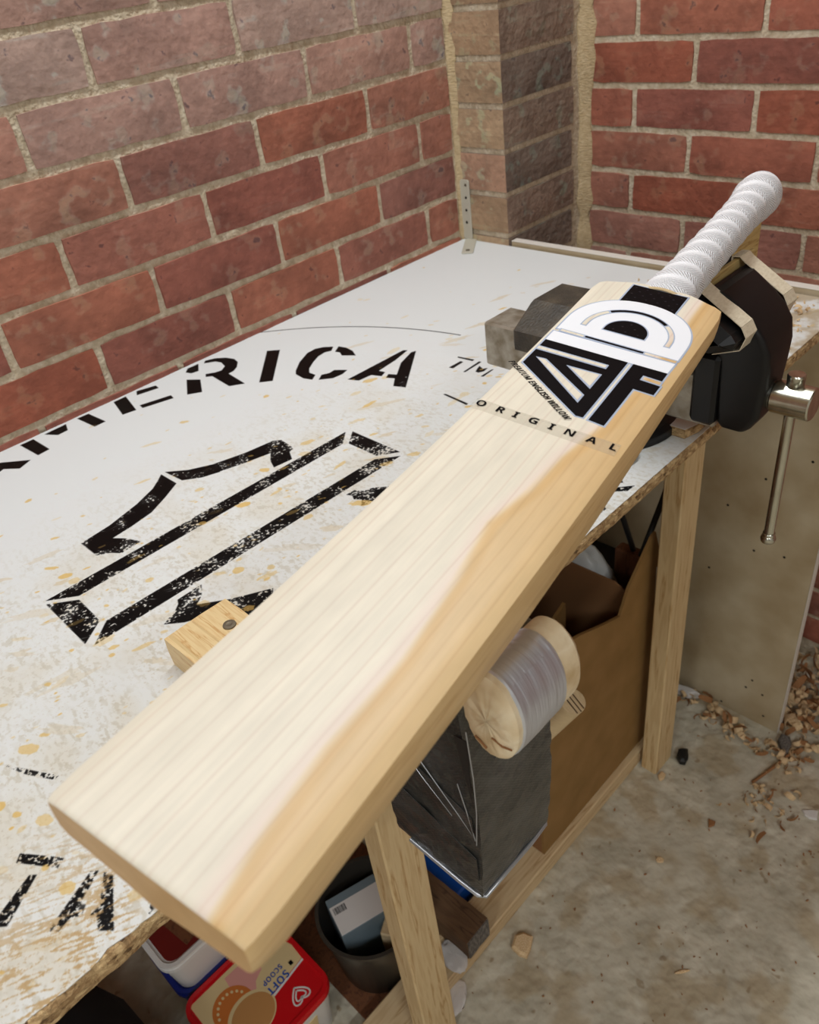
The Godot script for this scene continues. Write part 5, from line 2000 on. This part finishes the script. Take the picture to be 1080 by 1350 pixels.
func build_floor_things() -> void:
	rng.seed = 12
	# the drift of shavings against the panel and the right wall
	for k in 3:
		var places := []
		for i in 290:
			var x := rng.randf_range(-0.235, -0.01)
			var z := rng.randf_range(0.60, 1.25)
			var pile := 0.070 * smoothstep(0.28, 0.0, absf(z - 0.86)) * smoothstep(-0.32, -0.12, x)
			if z < 0.78: x = rng.randf_range(-0.225, -0.01)
			places.append(tumble(Vector3(x, 0.006 + pile * rng.randf(), z), rng.randf_range(0.6, 1.5)))
		for i in 34:
			# strewn along the foot of the panel and in front of it
			var f := rng.randf()
			var q := Vector3(lerpf(-0.27, -0.30, f) + rng.randf_range(-0.03, 0.01), 0.006 + 0.012 * rng.randf() * (1.0 - f), lerpf(0.57, 0.78, f) + rng.randf_range(-0.03, 0.03))
			if i % 3 == 0:
				q = Vector3(-0.27 + rng.randfn(0, 0.035), 0.007, 0.815 + rng.randfn(0, 0.022))
			places.append(tumble(q, rng.randf_range(0.5, 1.15)))
		for i in 12:
			places.append(tumble(Vector3(-0.43 + rng.randfn(0, 0.03), 0.006, 0.818 + rng.randfn(0, 0.022)), rng.randf_range(0.4, 0.9)))
		scatter("wood_shavings", curl_mesh(k, [0.35, 0.55, 0.22][k], [0.011, 0.008, 0.020][k], [0.014, 0.010, 0.011][k]), M.shaving if k < 2 else M.shaving_dark, places, ["pale curled shavings drifted at the foot of the white panel", "small tight shavings mixed into the drift by the right wall", "darker wide shavings mixed into the drift by the right wall"][k], "shavings")
	# loose crumbs over the whole floor and along the bench top
	var crumbs := []
	for i in 420:
		crumbs.append(tumble(Vector3(rng.randf_range(-1.2, -0.05), 0.0014, rng.randf_range(0.6, 1.5)), rng.randf_range(0.25, 0.9)))
	var f := flake(5, 0.007, 0.004, 0.0022)
	scatter("wood_crumbs", f.mesh(), M.shaving_dark, crumbs, "brown specks of wood and dirt strewn over the concrete floor", "crumbs")
	crumbs = []
	for i in 220:
		var x := rng.randf_range(-0.62, -0.27)
		crumbs.append(tumble(Vector3(x, T + 0.002, rng.randf_range(0.42, 0.735)), rng.randf_range(0.3, 1.0)))
	scatter("bench_crumbs", f.mesh(), M.shaving, crumbs, "pale sawdust crumbs on the white bench top beside the vise", "crumbs")
	var places := []
	for i in 60:
		places.append(tumble(Vector3(rng.randf_range(-0.56, -0.28), T + 0.006, rng.randf_range(0.55, 0.725)), rng.randf_range(0.4, 0.9)))
	scatter("bench_shavings", curl_mesh(9, 0.4, 0.008, 0.008), M.shaving, places, "curled shavings on the bench top behind the vise jaws", "shavings")

	# bits large enough to be picked up one by one
	var bits := [
		[Vector3(-0.9437, 0, 0.6357), 0.046, 0.036, 0.016, 0.6, "pale split wood chip alone on the floor in front of the low rail", "shaving"],
		[Vector3(-0.8041, 0, 0.8577), 0.006, 0.034, 0.004, 0.9, "thin pale curled splinter in the middle of the bare floor", "shaving"],
		[Vector3(-0.5276, 0, 0.7658), 0.022, 0.016, 0.006, 0.3, "small orange brown chip on the floor below the white panel", "shaving_dark"],
		[Vector3(-0.6544, 0, 0.7300), 0.012, 0.014, 0.004, 1.1, "tiny pale chip on the floor near the bench rail", "shaving"],
		[Vector3(-0.3934, 0, 0.8978), 0.036, 0.024, 0.006, 2.4, "flat whitish wood chip at the edge of the shavings", "paper"],
		[Vector3(-0.4930, 0, 0.6420), 0.030, 0.014, 0.008, 0.1, "short pale curl lying beside the foot of the far bench leg", "shaving"],
		[Vector3(-0.2700, 0, 0.5700), 0.075, 0.034, 0.020, 2.0, "white chunk against the white panel behind the far leg", "paper"],
		[Vector3(-0.2750, 0, 0.7950), 0.055, 0.036, 0.016, 0.7, "dark grey lump among the shavings at the panel foot", "grey_end"],
		[Vector3(-0.4270, 0, 0.6500), 0.040, 0.022, 0.020, 0.5, "dark grey wedge on the floor behind the far bench leg", "rubber_black"],
	]
	for k in bits.size():
		var q: Array = bits[k]
		var o := part("wood_chip", flake(40 + k, q[1], q[2], q[3]), M[q[6]])
		o.position = q[0]
		o.rotation.y = q[4]
		tag(o, q[5], "chip")
	var b := Builder.new()
	tube(b, [Vector3(-0.3955, 0.004, 0.7838), Vector3(-0.34, 0.0065, 0.800), Vector3(-0.2824, 0.010, 0.8145)], 0.0032, 6)
	tag(part("wood_stick", b, M.shaving_dark), "thin brown stick lying across the floor to the shavings", "stick")


func build_lamps() -> void:
	for q in LAMPS:
		var l := thing("ceiling_lamp", q[4], "lamp", q[0])
		l.rotation.y = q[3]
		var w: float = q[1].x
		var d: float = q[1].y
		var b := Builder.new()
		box(b, Vector3(-w / 2 - 0.03, 0.018, -d / 2 - 0.02), Vector3(w / 2 + 0.03, 2.4995 - q[0].y, d / 2 + 0.02), 0.004)
		part("housing", b, M.white_plastic, l)
		b = Builder.new()
		box(b, Vector3(-w / 2, 0.0, -d / 2), Vector3(w / 2, 0.0175, d / 2), 0.004)
		part("tube_panel", b, M.tube_glow, l)
		var light := AreaLight3D.new()
		light.name = "lamp_light"
		light.area_size = q[1]
		light.light_energy = q[2]
		light.light_color = q[5]
		light.shadow_enabled = true
		light.set("area_range", 12.0)
		l.add_child(light)
		light.position = Vector3(0, -0.004, 0)
		light.rotation = Vector3(-PI / 2, 0, 0)


# place, size, energy, turn, label, colour
var LAMPS := [
	[Vector3(-0.95, 2.44, 0.34), Vector2(1.5, 0.10), 1.9, 0.0, "long white ceiling lamp above the bench", Color(0.96, 0.985, 1.0)],
	[Vector3(-3.70, 2.44, 1.50), Vector2(1.2, 0.10), 2.8, 0.0, "long white ceiling lamp at the back of the garage", Color(0.96, 0.985, 1.0)],
	[Vector3(-2.10, 2.44, 2.60), Vector2(1.2, 0.10), 2.9, 0.0, "long white ceiling lamp over the middle of the garage floor", Color(0.96, 0.985, 1.0)],
]


func _ready() -> void:
	# camera, surroundings, exposure
	var cam := Camera3D.new()
	cam.name = "camera"
	add_child(cam)
	var rows := [Vector3(0.68994697, -0.11726165, 0.71429888), Vector3(0.48435976, 0.80811326, -0.33518441), Vector3(-0.53793012, 0.57723709, 0.61435212)]
	cam.transform = Transform3D(Basis(rows[0], rows[1], rows[2]).orthonormalized(), Vector3(-1.45941, 1.43354, 1.09328))
	var lens := CameraAttributesPhysical.new()
	lens.frustum_focal_length = 18.757
	lens.frustum_focus_distance = 0.70
	lens.exposure_aperture = 7.8
	cam.attributes = lens
	cam.fov = 65.2151
	cam.near = 0.02
	cam.far = 50.0
	cam.current = true
	var env := Environment.new()
	env.background_mode = Environment.BG_COLOR
	env.background_color = Color.BLACK
	env.tonemap_mode = Environment.TONE_MAPPER_LINEAR
	env.tonemap_exposure = 0.86
	env.sdfgi_enabled = true
	env.ssao_enabled = true
	env.ssil_enabled = true
	var we := WorldEnvironment.new()
	we.name = "surroundings"
	we.environment = env
	add_child(we)
	rng.seed = 1
	make_materials()
	build_lamps()
	build_room()
	build_bench()
	build_vise()
	build_rest()
	build_bat()
	build_stores()
	build_floor_things()
